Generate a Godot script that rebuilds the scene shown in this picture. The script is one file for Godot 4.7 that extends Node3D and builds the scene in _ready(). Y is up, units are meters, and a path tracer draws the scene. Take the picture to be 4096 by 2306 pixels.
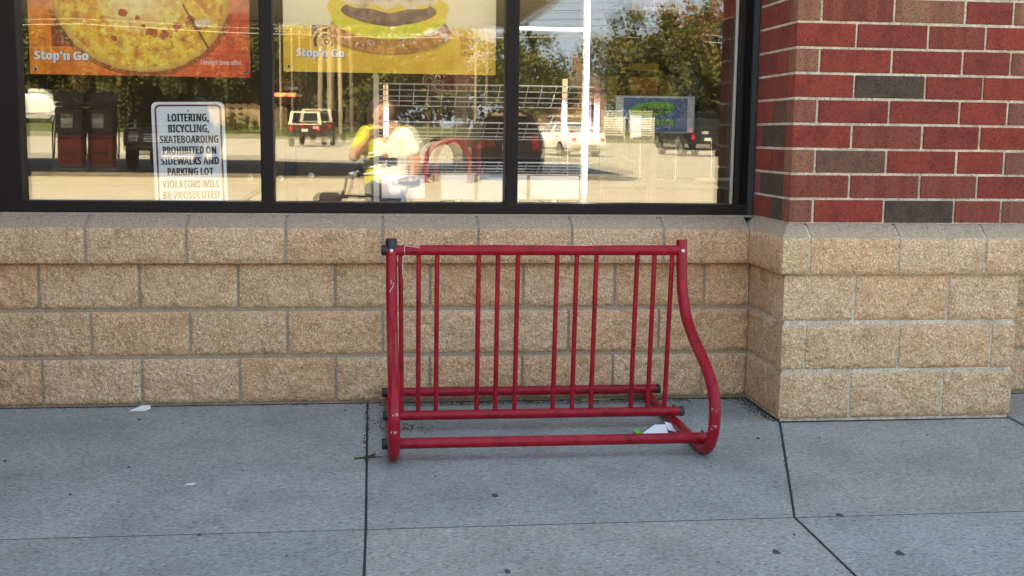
extends Node3D
# Storefront with a red bike rack. x runs along the wall, y up, z out from the wall towards the car park. Metres.

var M := {}
var used := {}
var rng := RandomNumberGenerator.new()
const LOT_SLOPE := 0.0105

func _ready() -> void:
	rng.seed = 4711
	set_camera()
	set_sky_and_sun()
	make_materials()
	build_ground()
	build_sidewalk()
	build_store()
	build_interior()
	build_posters()
	build_notice()
	build_bike_rack()
	build_litter()
	build_fuel_station()
	build_vehicles()
	build_far_side()
	build_photographer()

# ---------------------------------------------------------------- camera, sky, sun, exposure
func set_camera() -> void:
	var c := Camera3D.new()
	c.name = "camera"
	c.fov = 27.73
	c.near = 0.05
	c.far = 900.0
	var yaw := 0.1206
	var pitch := 0.1305
	var roll := 0.0124
	var fwd := Vector3(sin(yaw) * cos(pitch), -sin(pitch), -cos(yaw) * cos(pitch))
	var r := Vector3(cos(yaw), 0, sin(yaw))
	var u := r.cross(fwd)
	var r2 := r * cos(roll) + u * sin(roll)
	var u2 := u * cos(roll) - r * sin(roll)
	c.transform = Transform3D(Basis(r2, u2, -fwd), Vector3(1.3752, 1.1656, 5.0159))
	add_child(c)
	c.current = true

func set_sky_and_sun() -> void:
	var e := Environment.new()
	e.background_mode = Environment.BG_SKY
	var s := ProceduralSkyMaterial.new()
	s.sky_top_color = lin(0.25, 0.35, 0.50)
	s.sky_horizon_color = lin(0.64, 0.74, 0.84)
	s.sky_curve = 0.22
	s.ground_bottom_color = lin(0.16, 0.15, 0.13)
	s.ground_horizon_color = lin(0.30, 0.30, 0.29)
	s.sun_angle_max = 12.0
	s.sky_energy_multiplier = 1.0
	var sk := Sky.new()
	sk.sky_material = s
	e.sky = sk
	e.background_energy_multiplier = 0.58
	e.tonemap_mode = Environment.TONE_MAPPER_LINEAR
	e.tonemap_exposure = 5.7
	e.sdfgi_enabled = true
	e.ssao_enabled = true
	e.ssil_enabled = true
	var w := WorldEnvironment.new()
	w.name = "world_environment"
	w.environment = e
	add_child(w)
	var sun := DirectionalLight3D.new()
	sun.name = "sun"
	sun.light_energy = 1.6
	sun.light_color = Color(1.0, 0.92, 0.77)
	sun.light_angular_distance = 0.5
	sun.shadow_enabled = true
	sun.basis = Basis.looking_at(Vector3(2.3, -4.6, 5.0).normalized(), Vector3.UP)
	add_child(sun)

# ---------------------------------------------------------------- helpers: colour, materials, nodes
func lin(r: float, g: float, b: float, a := 1.0) -> Color:
	var c := Color(r, g, b).linear_to_srgb()
	c.a = a
	return c

func mat(called: String, c: Color, rough := 0.6, metal := 0.0) -> StandardMaterial3D:
	var m := StandardMaterial3D.new()
	m.resource_name = called
	m.albedo_color = c
	m.roughness = rough
	m.metallic = metal
	M[called] = m
	return m

func noise_tex(freq: float, sd: int, cols: Array, at: Array, size := 512, type := FastNoiseLite.TYPE_SIMPLEX_SMOOTH, oct := 4, normal := false) -> NoiseTexture2D:
	var n := FastNoiseLite.new()
	n.noise_type = type
	n.frequency = freq
	n.seed = sd
	n.fractal_octaves = oct
	var t := NoiseTexture2D.new()
	t.width = size
	t.height = size
	t.seamless = true
	t.noise = n
	t.as_normal_map = normal
	if cols.size():
		var g := Gradient.new()
		g.offsets = PackedFloat32Array(at)
		g.colors = PackedColorArray(cols)
		t.color_ramp = g
	return t

# grains: every texel a mineral grain of its own tone
func speckle(size: int, sd: int, base: Color, spread: float, light: Color, p_light: float, dark: Color, p_dark: float) -> ImageTexture:
	var r := RandomNumberGenerator.new()
	r.seed = sd
	var d := PackedByteArray()
	d.resize(size * size * 3)
	for i in size * size:
		var k := r.randf()
		var c := base
		if k < p_light:
			c = base.lerp(light, r.randf_range(0.4, 1.0))
		elif k > 1.0 - p_dark:
			c = base.lerp(dark, r.randf_range(0.4, 1.0))
		var f := 1.0 + spread * (r.randf() + r.randf() - 1.0)
		d[i * 3] = clampi(int(c.r * f * 255.0), 0, 255)
		d[i * 3 + 1] = clampi(int(c.g * f * 255.0), 0, 255)
		d[i * 3 + 2] = clampi(int(c.b * f * 255.0), 0, 255)
	var im := Image.create_from_data(size, size, false, Image.FORMAT_RGB8, d)
	return ImageTexture.create_from_image(im)

func world_tex(m: StandardMaterial3D, t: Texture2D, per_metre: float, stretch := Vector3.ONE) -> void:
	m.albedo_texture = t
	m.uv1_triplanar = true
	m.uv1_world_triplanar = true
	m.uv1_triplanar_sharpness = 8.0
	m.uv1_scale = Vector3.ONE * per_metre * stretch

func world_patches(m: StandardMaterial3D, t: Texture2D, per_metre: float, stretch := Vector3.ONE) -> void:
	m.detail_enabled = true
	m.detail_blend_mode = BaseMaterial3D.BLEND_MODE_MUL
	m.detail_albedo = t
	m.detail_uv_layer = BaseMaterial3D.DETAIL_UV_2
	m.uv2_triplanar = true
	m.uv2_world_triplanar = true
	m.uv2_triplanar_sharpness = 8.0
	m.uv2_scale = Vector3.ONE * per_metre * stretch

func relief(m: StandardMaterial3D, t: Texture2D, cm: float) -> void:
	m.heightmap_enabled = true
	m.heightmap_texture = t
	m.heightmap_scale = cm

func make_materials() -> void:
	var W := Color.WHITE
	var grain_h := noise_tex(0.35, 5, [], [], 512, FastNoiseLite.TYPE_SIMPLEX, 3)
	var coarse_h := noise_tex(0.09, 6, [], [], 512, FastNoiseLite.TYPE_SIMPLEX_SMOOTH, 5)
	var patch := noise_tex(0.012, 7, [Color(0.80, 0.79, 0.77), Color(0.93, 0.93, 0.93), W], [0.0, 0.5, 1.0], 512)
	# split-face block, tan with light and dark grains
	var sp := speckle(512, 11, Color(0.795, 0.668, 0.520), 0.19, Color(1.0, 0.97, 0.89), 0.10, Color(0.42, 0.34, 0.25), 0.09)
	for v in [["block_a", Color(1, 1, 1)], ["block_b", Color(1.0, 0.975, 0.955)], ["block_c", Color(0.975, 0.975, 0.96)], ["block_d", Color(0.98, 0.95, 0.92)]]:
		var b := mat(v[0], v[1], 0.92)
		world_tex(b, sp, 0.66)
		world_patches(b, noise_tex(0.02, 8, [Color(0.90, 0.87, 0.84), Color(0.97, 0.96, 0.945), W, Color(0.99, 0.955, 0.955)], [0.1, 0.42, 0.6, 0.85], 512, FastNoiseLite.TYPE_SIMPLEX_SMOOTH, 6), 0.7)
		relief(b, coarse_h, 0.8)
	var sm := mat("block_smooth", Color(1, 1, 1), 0.9)
	world_tex(sm, speckle(512, 12, Color(0.665, 0.585, 0.485), 0.14, Color(0.78, 0.73, 0.66), 0.06, Color(0.36, 0.32, 0.27), 0.06), 0.6)
	relief(sm, grain_h, 0.06)
	var mo := mat("mortar_grey", W, 0.95)
	world_tex(mo, speckle(256, 13, Color(0.62, 0.575, 0.505), 0.12, Color(0.74, 0.71, 0.65), 0.1, Color(0.46, 0.43, 0.38), 0.1), 1.2)
	relief(mo, grain_h, 0.08)
	var mp := mat("mortar_pale", W, 0.95)
	world_tex(mp, speckle(256, 14, Color(0.85, 0.80, 0.715), 0.12, Color(0.9, 0.87, 0.8), 0.1, Color(0.55, 0.51, 0.45), 0.14), 0.9)
	world_patches(mp, patch, 1.5)
	relief(mp, grain_h, 0.08)
	# clay bricks: fine sand-moulded grain; some carry the pale vertical bands of the kiln
	var clay := speckle(512, 15, Color(0.92, 0.90, 0.88), 0.16, Color(1, 0.97, 0.93), 0.06, Color(0.45, 0.42, 0.4), 0.10)
	var plain := noise_tex(0.016, 9, [Color(0.86, 0.84, 0.84), Color(0.95, 0.94, 0.94), W, Color(1.0, 0.97, 0.95)], [0.15, 0.4, 0.6, 0.85], 512, FastNoiseLite.TYPE_SIMPLEX_SMOOTH, 6)
	var band := noise_tex(0.03, 10, [Color(0.84, 0.84, 0.84), Color(0.93, 0.92, 0.92), W, Color(0.92, 1.0, 1.0)], [0.2, 0.45, 0.55, 0.75], 256, FastNoiseLite.TYPE_SIMPLEX_SMOOTH, 2)
	var clays := {"red": lin(0.285, 0.046, 0.026), "red2": lin(0.245, 0.042, 0.026), "banded": lin(0.265, 0.060, 0.036), "mauve": lin(0.27, 0.098, 0.062), "brown": lin(0.31, 0.140, 0.078), "dark": lin(0.084, 0.062, 0.043), "mauve_dark": lin(0.17, 0.088, 0.058), "umber": lin(0.16, 0.070, 0.040)}
	for c in clays:
		var b := mat("brick_" + c, clays[c], 0.88)
		world_tex(b, clay, 0.6)
		world_patches(b, band if c in ["banded", "mauve", "brown"] else plain, 1.0, Vector3(1.5, 0.05, 1.5) if c in ["banded", "mauve", "brown"] else Vector3.ONE)
		relief(b, grain_h, 0.07)
	# concrete
	var co := mat("concrete_walk", W, 0.9)
	world_tex(co, speckle(512, 16, Color(0.608, 0.608, 0.578), 0.14, Color(0.75, 0.75, 0.74), 0.07, Color(0.36, 0.365, 0.37), 0.08), 0.5, Vector3(0.55, 1.0, 1.0))
	world_patches(co, noise_tex(0.007, 21, [Color(0.90, 0.90, 0.90), Color(0.95, 0.955, 0.955), Color(0.975, 0.975, 0.975), W], [0.10, 0.40, 0.55, 0.85], 1024, FastNoiseLite.TYPE_SIMPLEX_SMOOTH, 9), 0.30)
	relief(co, coarse_h, 0.05)
	for v in [["concrete_walk_b", Color(0.965, 0.97, 0.965)], ["concrete_walk_c", Color(1.0, 0.99, 0.975)]]:
		var q := co.duplicate() as StandardMaterial3D
		q.resource_name = v[0]
		q.albedo_color = v[1]
		M[v[0]] = q
	var lot := mat("concrete_lot", W, 0.9)
	world_tex(lot, noise_tex(0.02, 22, [lin(0.46, 0.43, 0.34), lin(0.54, 0.50, 0.40), lin(0.58, 0.54, 0.44)], [0.2, 0.5, 0.8], 512, FastNoiseLite.TYPE_SIMPLEX_SMOOTH, 5), 0.12)
	mat("joint_dirt", lin(0.025, 0.024, 0.022), 1.0)
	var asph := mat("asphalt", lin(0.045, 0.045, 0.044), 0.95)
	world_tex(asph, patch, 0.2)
	var gr := mat("grass", W, 1.0)
	world_tex(gr, noise_tex(0.08, 23, [lin(0.05, 0.07, 0.018), lin(0.10, 0.13, 0.035), lin(0.15, 0.15, 0.06)], [0.2, 0.5, 0.8], 256), 0.3)
	mat("paint_white", lin(0.72, 0.70, 0.62), 0.7)
	# window
	mat("frame_bronze", lin(0.019, 0.0150, 0.0140), 0.55).metallic_specular = 0.25
	mat("frame_black", lin(0.007, 0.007, 0.008), 0.6).metallic_specular = 0.2
	mat("caulk", lin(0.035, 0.038, 0.042), 0.8)
	mat("spacer", lin(0.42, 0.41, 0.38), 0.35, 0.3)
	var one := Image.create(4, 4, false, Image.FORMAT_RGB8)
	one.fill(Color.WHITE)
	for v in [["glass_outer", 0.15], ["glass_inner", 0.12]]:
		var g := mat(v[0], Color(1.0, 0.985, 0.94, v[1]), 0.0, 1.0)
		g.albedo_texture = ImageTexture.create_from_image(one)
		g.transparency = BaseMaterial3D.TRANSPARENCY_ALPHA
	# things
	var red := mat("rack_red", W, 0.34)
	red.metallic_specular = 0.36
	world_tex(red, noise_tex(0.03, 31, [lin(0.28, 0.008, 0.018), lin(0.31, 0.009, 0.020), lin(0.34, 0.012, 0.025)], [0.2, 0.55, 0.85], 256), 2.0)
	world_patches(red, noise_tex(0.02, 32, [Color(0.74, 0.73, 0.74), Color(0.93, 0.93, 0.93), W], [0.08, 0.30, 0.5], 512, FastNoiseLite.TYPE_SIMPLEX_SMOOTH, 6), 0.8)
	relief(red, grain_h, 0.012)
	mat("bare_steel", lin(0.42, 0.28, 0.29), 0.7)
	mat("plug_black", lin(0.016, 0.016, 0.017), 0.5)
	mat("bolt_white", lin(0.75, 0.75, 0.74), 0.4)
	mat("scratch_white", lin(0.78, 0.74, 0.74), 0.7)
	mat("paper_white", lin(0.82, 0.82, 0.80), 0.7)
	mat("paper_green", lin(0.10, 0.55, 0.04), 0.6)
	mat("gum", lin(0.055, 0.055, 0.058), 0.85)
	mat("twig", lin(0.06, 0.045, 0.03), 0.95)
	mat("straw", lin(0.45, 0.36, 0.22), 0.9)
	mat("ink_black", lin(0.018, 0.018, 0.02), 0.6)
	mat("ink_maroon", lin(0.16, 0.02, 0.028), 0.55)
	mat("ink_white", lin(0.85, 0.85, 0.84), 0.5)
	mat("ink_brown", lin(0.33, 0.11, 0.025), 0.6)
	mat("ink_shadow", lin(0.07, 0.06, 0.10), 0.6)
	mat("sign_white", lin(0.80, 0.85, 0.86), 0.35)
	mat("vinyl_back", lin(0.7, 0.7, 0.68), 0.6)
	mat("eyelet", lin(0.6, 0.58, 0.5), 0.35, 0.7)
	var cup := mat("clear_cup", Color(0.85, 0.84, 0.80, 0.75), 0.4)
	cup.transparency = BaseMaterial3D.TRANSPARENCY_ALPHA
	mat("white_enamel", lin(0.74, 0.74, 0.70), 0.35)
	mat("cream_paint", lin(0.62, 0.56, 0.42), 0.6)
	mat("board_white", lin(0.80, 0.82, 0.84), 0.5)
	mat("board_blue", lin(0.50, 0.62, 0.70), 0.5)
	mat("store_floor", lin(0.16, 0.15, 0.14), 0.5)
	mat("store_wall", lin(0.20, 0.16, 0.11), 0.8)
	mat("store_ceiling", lin(0.45, 0.44, 0.42), 0.9)
	mat("sign_red", lin(0.30, 0.022, 0.020), 0.5)
	mat("sign_brown", lin(0.13, 0.035, 0.018), 0.5)
	mat("sign_blue", lin(0.012, 0.075, 0.22), 0.4)
	mat("sign_green", lin(0.08, 0.27, 0.02), 0.4)
	mat("sign_grey", lin(0.42, 0.43, 0.42), 0.5)
	mat("lettering_cream", lin(0.74, 0.62, 0.40), 0.5)
	mat("yellow", lin(0.45, 0.33, 0.02), 0.45)
	mat("orange", lin(0.50, 0.14, 0.015), 0.45)
	mat("slate", lin(0.10, 0.12, 0.12), 0.45)
	mat("black_plastic", lin(0.012, 0.012, 0.013), 0.45)
	mat("chrome", lin(0.7, 0.7, 0.7), 0.12, 1.0)
	mat("canopy_beige", lin(0.24, 0.21, 0.15), 0.7)
	mat("canopy_fascia", lin(0.60, 0.58, 0.52), 0.6)
	mat("canopy_trim", lin(0.10, 0.08, 0.05), 0.6)
	mat("pump_red", lin(0.27, 0.022, 0.012), 0.4)
	mat("pump_grey", lin(0.06, 0.065, 0.07), 0.45)
	mat("hoop_red", lin(0.20, 0.010, 0.015), 0.4)
	mat("rubber", lin(0.014, 0.014, 0.015), 0.8)
	mat("rim", lin(0.55, 0.55, 0.55), 0.25, 0.8)
	mat("car_glass", lin(0.012, 0.014, 0.015), 0.06)
	mat("car_white", lin(0.78, 0.78, 0.76), 0.25)
	mat("car_beige", lin(0.45, 0.38, 0.25), 0.3)
	mat("car_maroon", lin(0.045, 0.012, 0.014), 0.25)
	mat("car_black", lin(0.012, 0.014, 0.018), 0.2)
	mat("car_blue", lin(0.018, 0.022, 0.045), 0.22)
	mat("car_grey", lin(0.028, 0.034, 0.034), 0.3)
	mat("tail_red", lin(0.55, 0.012, 0.015), 0.2)
	mat("lamp_clear", lin(0.6, 0.6, 0.58), 0.15)
	mat("bark", lin(0.10, 0.075, 0.05), 0.95)
	mat("pole_wood", lin(0.30, 0.25, 0.18), 0.9)
	mat("wire", lin(0.05, 0.05, 0.05), 0.6)
	mat("wire_pale", lin(0.45, 0.43, 0.38), 0.6)
	mat("house_brick", lin(0.20, 0.12, 0.08), 0.9)
	mat("roof_shingle", lin(0.16, 0.13, 0.10), 0.95)
	mat("fence_wood", lin(0.30, 0.22, 0.13), 0.9)
	mat("siding", lin(0.66, 0.62, 0.50), 0.7)
	for v in ["leaf"]:
		var l := mat(v, W, 0.75)
		l.vertex_color_use_as_albedo = true
		l.backlight_enabled = true
		l.backlight = Color(0.35, 0.38, 0.15)
		l.cull_mode = BaseMaterial3D.CULL_DISABLED
	mat("skin", lin(0.48, 0.26, 0.17), 0.55)
	mat("hair", lin(0.045, 0.024, 0.013), 0.7)
	mat("shirt_yellow", lin(0.52, 0.54, 0.03), 0.8)
	mat("stripe_and_glare", lin(0.85, 0.85, 0.82), 0.4)  # reflective stripes, and the painted sun glare on the shirt front
	mat("jeans", lin(0.05, 0.075, 0.13), 0.9)
	for v in [["tube_white", Color(1.0, 0.97, 0.92), 1.1], ["tube_pink", Color(1.0, 0.85, 0.92), 0.5], ["tube_amber", Color(1.0, 0.80, 0.5), 0.2], ["ceiling_glow", Color(1.0, 0.96, 0.88), 0.8], ["sign_glow", Color(1.0, 0.45, 0.12), 0.35]]:
		var t := mat(v[0], Color(0.9, 0.9, 0.9), 0.5)
		t.emission_enabled = true
		t.emission = v[1]
		t.emission_energy_multiplier = v[2]

func numbered(called: String) -> String:
	if not used.has(called):
		used[called] = 0
		return called
	used[called] += 1
	return "%s_%03d" % [called, used[called]]

func tag(o: Node3D, label: String, category := "", group := "", kind := "") -> Node3D:
	if label: o.set_meta("label", label)
	if category: o.set_meta("category", category)
	if group: o.set_meta("group", group)
	if kind: o.set_meta("kind", kind)
	return o

func thing(called: String, label: String, category: String, at := Vector3.ZERO, turn := 0.0, group := "") -> Node3D:
	var o := Node3D.new()
	o.name = numbered(called)
	add_child(o)
	o.position = at
	o.rotation.y = turn
	tag(o, label, category, group)
	return o

func obj(called: String, st, m, parent: Node3D = null, at := Transform3D.IDENTITY) -> MeshInstance3D:
	var o := MeshInstance3D.new()
	if st is SurfaceTool:
		st.generate_normals()
		o.mesh = st.commit()
	else:
		o.mesh = st
	o.material_override = M[m] if m is String else m
	if parent == null:
		o.name = numbered(called)
		add_child(o)
	else:
		o.name = called
		parent.add_child(o, true)
	o.transform = at
	return o

func struct(called: String, st, m) -> MeshInstance3D:
	var o := obj(called, st, m)
	o.set_meta("kind", "structure")
	return o

# ---------------------------------------------------------------- helpers: shapes
func new_st(smooth := false) -> SurfaceTool:
	var st := SurfaceTool.new()
	st.begin(Mesh.PRIMITIVE_TRIANGLES)
	st.set_smooth_group(0 if smooth else -1)
	return st

func quad(st: SurfaceTool, a: Vector3, b: Vector3, c: Vector3, d: Vector3) -> void:
	# counter-clockwise seen from outside is given; Godot wants clockwise
	for p in [a, c, b, a, d, c]:
		st.add_vertex(p)

func tri(st: SurfaceTool, a: Vector3, b: Vector3, c: Vector3) -> void:
	for p in [a, c, b]:
		st.add_vertex(p)

func uvquad(st: SurfaceTool, a: Vector3, b: Vector3, c: Vector3, d: Vector3) -> void:
	# a bottom left, b bottom right, c top right, d top left
	var ps := [a, c, b, a, d, c]
	var uv := [Vector2(0, 1), Vector2(1, 0), Vector2(1, 1), Vector2(0, 1), Vector2(0, 0), Vector2(1, 0)]
	for i in 6:
		st.set_uv(uv[i])
		st.add_vertex(ps[i])

# box with all twelve edges chamfered by e
func box(st: SurfaceTool, lo: Vector3, hi: Vector3, e := 0.0) -> void:
	if e <= 0.0:
		var p := func(i: int) -> Vector3: return Vector3(hi.x if i & 1 else lo.x, hi.y if i & 2 else lo.y, hi.z if i & 4 else lo.z)
		for f in [[4, 5, 7, 6], [1, 0, 2, 3], [5, 1, 3, 7], [0, 4, 6, 2], [6, 7, 3, 2], [0, 1, 5, 4]]:
			quad(st, p.call(f[0]), p.call(f[1]), p.call(f[2]), p.call(f[3]))
		return
	var c := (lo + hi) / 2.0
	var h := (hi - lo) / 2.0
	e = minf(e, minf(h.x, minf(h.y, h.z)) * 0.9)
	var pts := func(sx: float, sy: float, sz: float) -> Array:
		return [c + Vector3(sx * h.x, sy * (h.y - e), sz * (h.z - e)), c + Vector3(sx * (h.x - e), sy * h.y, sz * (h.z - e)), c + Vector3(sx * (h.x - e), sy * (h.y - e), sz * h.z)]
	var q := {}
	for sx in [-1, 1]:
		for sy in [-1, 1]:
			for sz in [-1, 1]:
				var a: Array = pts.call(float(sx), float(sy), float(sz))
				q[Vector3i(sx, sy, sz)] = a
				face(st, [a[0], a[1], a[2]], c)
	for s in [-1, 1]:
		face(st, [q[Vector3i(s, -1, -1)][0], q[Vector3i(s, 1, -1)][0], q[Vector3i(s, 1, 1)][0], q[Vector3i(s, -1, 1)][0]], c)
		face(st, [q[Vector3i(-1, s, -1)][1], q[Vector3i(1, s, -1)][1], q[Vector3i(1, s, 1)][1], q[Vector3i(-1, s, 1)][1]], c)
		face(st, [q[Vector3i(-1, -1, s)][2], q[Vector3i(1, -1, s)][2], q[Vector3i(1, 1, s)][2], q[Vector3i(-1, 1, s)][2]], c)
		for t in [-1, 1]:
			face(st, [q[Vector3i(s, t, -1)][0], q[Vector3i(s, t, 1)][0], q[Vector3i(s, t, 1)][1], q[Vector3i(s, t, -1)][1]], c)
			face(st, [q[Vector3i(s, -1, t)][0], q[Vector3i(s, 1, t)][0], q[Vector3i(s, 1, t)][2], q[Vector3i(s, -1, t)][2]], c)
			face(st, [q[Vector3i(-1, s, t)][1], q[Vector3i(1, s, t)][1], q[Vector3i(1, s, t)][2], q[Vector3i(-1, s, t)][2]], c)

# a flat polygon, turned so that it faces away from the point inside
func face(st: SurfaceTool, ps: Array, inside: Vector3) -> void:
	var n: Vector3 = (ps[1] - ps[0]).cross(ps[2] - ps[0])
	var out: bool = n.dot(ps[0] - inside) > 0.0
	for i in range(1, ps.size() - 1):
		if out: tri(st, ps[0], ps[i], ps[i + 1])
		else: tri(st, ps[0], ps[i + 1], ps[i])

func boxm(lo: Vector3, hi: Vector3, e := 0.0) -> SurfaceTool:
	var st := new_st()
	box(st, lo, hi, e)
	return st

# tube along points; radius may be one number or an array
func tube(st: SurfaceTool, pts: Array, radius, n := 10, caps := true) -> void:
	var rings := []
	var side := Vector3.ZERO
	for i in pts.size():
		var d: Vector3 = (pts[mini(i + 1, pts.size() - 1)] - pts[maxi(i - 1, 0)]).normalized()
		if side == Vector3.ZERO:
			side = d.cross(Vector3.UP if absf(d.y) < 0.9 else Vector3.RIGHT).normalized()
		side = (side - d * side.dot(d)).normalized()
		var up := side.cross(d)
		var r: float = radius[i] if radius is Array else radius
		var ring := []
		for k in n:
			var a := TAU * k / n
			ring.append(pts[i] + (side * cos(a) + up * sin(a)) * r)
		rings.append(ring)
	st.set_smooth_group(1)
	for i in pts.size() - 1:
		for k in n:
			quad(st, rings[i][k], rings[i + 1][k], rings[i + 1][(k + 1) % n], rings[i][(k + 1) % n])
	if caps:
		st.set_smooth_group(-1)
		face(st, rings[0], pts[0] + (pts[1] - pts[0]))
		face(st, rings[-1], pts[-1] + (pts[-2] - pts[-1]))

func tubem(pts: Array, radius, n := 10) -> SurfaceTool:
	var st := new_st(true)
	tube(st, pts, radius, n)
	return st

# round the corners of a path
func rounded(pts: Array, steps := 6) -> Array:
	var c := Curve3D.new()
	for i in pts.size():
		var t: Vector3 = (pts[mini(i + 1, pts.size() - 1)] - pts[maxi(i - 1, 0)]) / 6.0
		c.add_point(pts[i], -t, t)
	var out := []
	for i in pts.size() - 1:
		for k in steps:
			out.append(c.sample(i, float(k) / steps))
	out.append(pts[-1])
	return out

# loft through rings of equal length, closed round, capped
func loft(st: SurfaceTool, rings: Array, caps := true) -> void:
	for i in rings.size() - 1:
		var n: int = rings[i].size()
		var c := Vector3.ZERO
		for p in rings[i]: c += p / n
		for p in rings[i + 1]: c += p / n
		c /= 2.0
		for k in n:
			var a: Vector3 = rings[i][k]
			var b: Vector3 = rings[i + 1][k]
			var d: Vector3 = rings[i + 1][(k + 1) % n]
			var e: Vector3 = rings[i][(k + 1) % n]
			face(st, [a, b, d], c)
			face(st, [a, d, e], c)
	if caps:
		for s in [0, -1]:
			var c := Vector3.ZERO
			var other: Array = rings[1] if s == 0 else rings[-2]
			for p in other: c += p / other.size()
			face(st, rings[s], c)

# prism of a convex polygon in x-z between heights, with a chamfered top edge
func slab(poly: Array, y0: float, y1: float, e: float) -> SurfaceTool:
	var st := new_st()
	var c := Vector2.ZERO
	for p in poly: c += p / poly.size()
	var lift := func(p: Vector2, y: float) -> Vector3: return Vector3(p.x, y, p.y)
	var a := []
	var b := []
	var d := []
	for i in poly.size():
		var p: Vector2 = poly[i]
		var q: Vector2 = p + (c - p).normalized() * e * 1.4
		a.append(lift.call(p, y0))
		b.append(lift.call(p, y1 - e))
		d.append(lift.call(q, y1))
	loft(st, [a, b, d])
	return st

func text(called: String, words: String, parent: Node3D, m: String, centre: Vector3, width: float, height: float, bold := true, serif := false, depth := 0.0006) -> MeshInstance3D:
	var f := SystemFont.new()
	f.font_names = PackedStringArray(["Droid Serif" if serif else "Droid Sans"])
	f.font_weight = 700 if bold else 400
	var t := TextMesh.new()
	t.text = words
	t.font = f
	t.font_size = 32
	t.pixel_size = 0.01
	t.depth = 0.02
	var bb := t.get_aabb()
	var o := MeshInstance3D.new()
	# three passes a hair apart give the heavy strokes of sign lettering
	var st := SurfaceTool.new()
	var off: Array = [-0.011, 0.011, 0.0] if bold else [-0.006, 0.006]
	for i in off.size():
		st.append_from(t, 0, Transform3D(Basis.IDENTITY, Vector3(off[i], 0, 0.004 * i)))
	o.mesh = st.commit()
	o.material_override = M[m]
	o.name = called
	parent.add_child(o, true)
	var k := Vector3(width / bb.size.x, height / bb.size.y, depth / 0.02)
	o.transform = Transform3D(Basis.from_scale(k), centre - (bb.get_center() * k))
	return o

func lot_y(z: float) -> float:
	return -0.12 + LOT_SLOPE * (minf(z, 80.0) - 6.0)

# ---------------------------------------------------------------- ground, car park, pavement
func build_ground() -> void:
	var st := new_st()
	quad(st, Vector3(-500, -0.6, 500), Vector3(500, -0.6, 500), Vector3(500, -0.6, -500), Vector3(-500, -0.6, -500))
	struct("ground", st, "grass")
	# car park: rises gently away from the store
	st = new_st()
	var za := 4.72
	quad(st, Vector3(-90, lot_y(80), 80), Vector3(90, lot_y(80), 80), Vector3(90, lot_y(za), za), Vector3(-90, lot_y(za), za))
	var lot := struct("parking_lot", st, "concrete_lot")
	var stripe := func(x0: float, z0: float, x1: float, z1: float, w: float) -> void:
		var d := Vector2(x1 - x0, z1 - z0).normalized()
		var n := Vector2(-d.y, d.x) * w / 2.0
		var s := new_st()
		var at := func(x: float, z: float, up: float) -> Vector3: return Vector3(x, lot_y(z) + up, z)
		var q := [Vector2(x0, z0) - n, Vector2(x1, z1) - n, Vector2(x1, z1) + n, Vector2(x0, z0) + n]
		face(s, [at.call(q[0].x, q[0].y, 0.005), at.call(q[1].x, q[1].y, 0.005), at.call(q[2].x, q[2].y, 0.005), at.call(q[3].x, q[3].y, 0.005)], at.call((x0 + x1) / 2, (z0 + z1) / 2, -1.0))
		obj("painted_line", s, "paint_white", lot)
	for i in 9:
		var x := -18.0 + i * 4.1
		stripe.call(x, 52.0, x + 0.6, 62.0, 0.16)
	for l in [[10.8, 36.0, 12.6, 47.0], [15.4, 36.0, 17.6, 47.0], [7.6, 29.0, 12.5, 27.6], [9.5, 25.5, 17.5, 23.0], [20.0, 36.0, 22.6, 47.0], [-15.0, 44.0, -12.5, 53.0]]:
		stripe.call(l[0], l[1], l[2], l[3], 0.13)
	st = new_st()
	var shadow_outline := []
	for q in [[-60.0, 23.6], [-60.0, 35.2], [-2.7, 36.0], [0.95, 32.6], [6.6, 27.8], [7.3, 26.2], [7.9, 23.4]]: shadow_outline.append(Vector3(q[0], lot_y(q[1]) + 0.0025, q[1]))
	face(st, shadow_outline, Vector3(-10, -20, 28))
	obj("canopy_shadow_patch", st, "asphalt", lot)  # dark sheet cut to the canopy shadow outline, deepening that shade
	for i in 12:   # sawn joints between the poured bays
		var z := 9.0 + i * 5.4
		var s := new_st()
		box(s, Vector3(-60, lot_y(z) - 0.002, z), Vector3(60, lot_y(z) + 0.003, z + 0.03))
		obj("joint", s, "asphalt", lot)
	for i in 13:
		var x := -32.0 + i * 5.2
		var s := new_st()
		quad(s, Vector3(x, lot_y(79) + 0.004, 79), Vector3(x + 0.03, lot_y(79) + 0.004, 79), Vector3(x + 0.03, lot_y(5) + 0.004, 5), Vector3(x, lot_y(5) + 0.004, 5))
		obj("joint", s, "asphalt", lot)
	# verge rising to the street beyond
	st = new_st(true)
	var prof := [Vector2(79.8, lot_y(80) - 0.1), Vector2(80.0, lot_y(80) + 0.12), Vector2(84, 0.95), Vector2(88, 1.45), Vector2(91, 1.62)]
	for i in prof.size() - 1:
		quad(st, Vector3(-140, prof[i + 1].y, prof[i + 1].x), Vector3(140, prof[i + 1].y, prof[i + 1].x), Vector3(140, prof[i].y, prof[i].x), Vector3(-140, prof[i].y, prof[i].x))
	struct("grass_verge", st, "grass")
	st = new_st()
	quad(st, Vector3(-140, 1.6, 99), Vector3(140, 1.6, 99), Vector3(140, 1.6, 90.5), Vector3(-140, 1.6, 90.5))
	struct("street", st, "asphalt")
	st = new_st()
	quad(st, Vector3(-300, 1.7, 420), Vector3(300, 1.7, 420), Vector3(300, 1.62, 98.6), Vector3(-300, 1.62, 98.6))
	struct("far_lawn", st, "grass")

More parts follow.
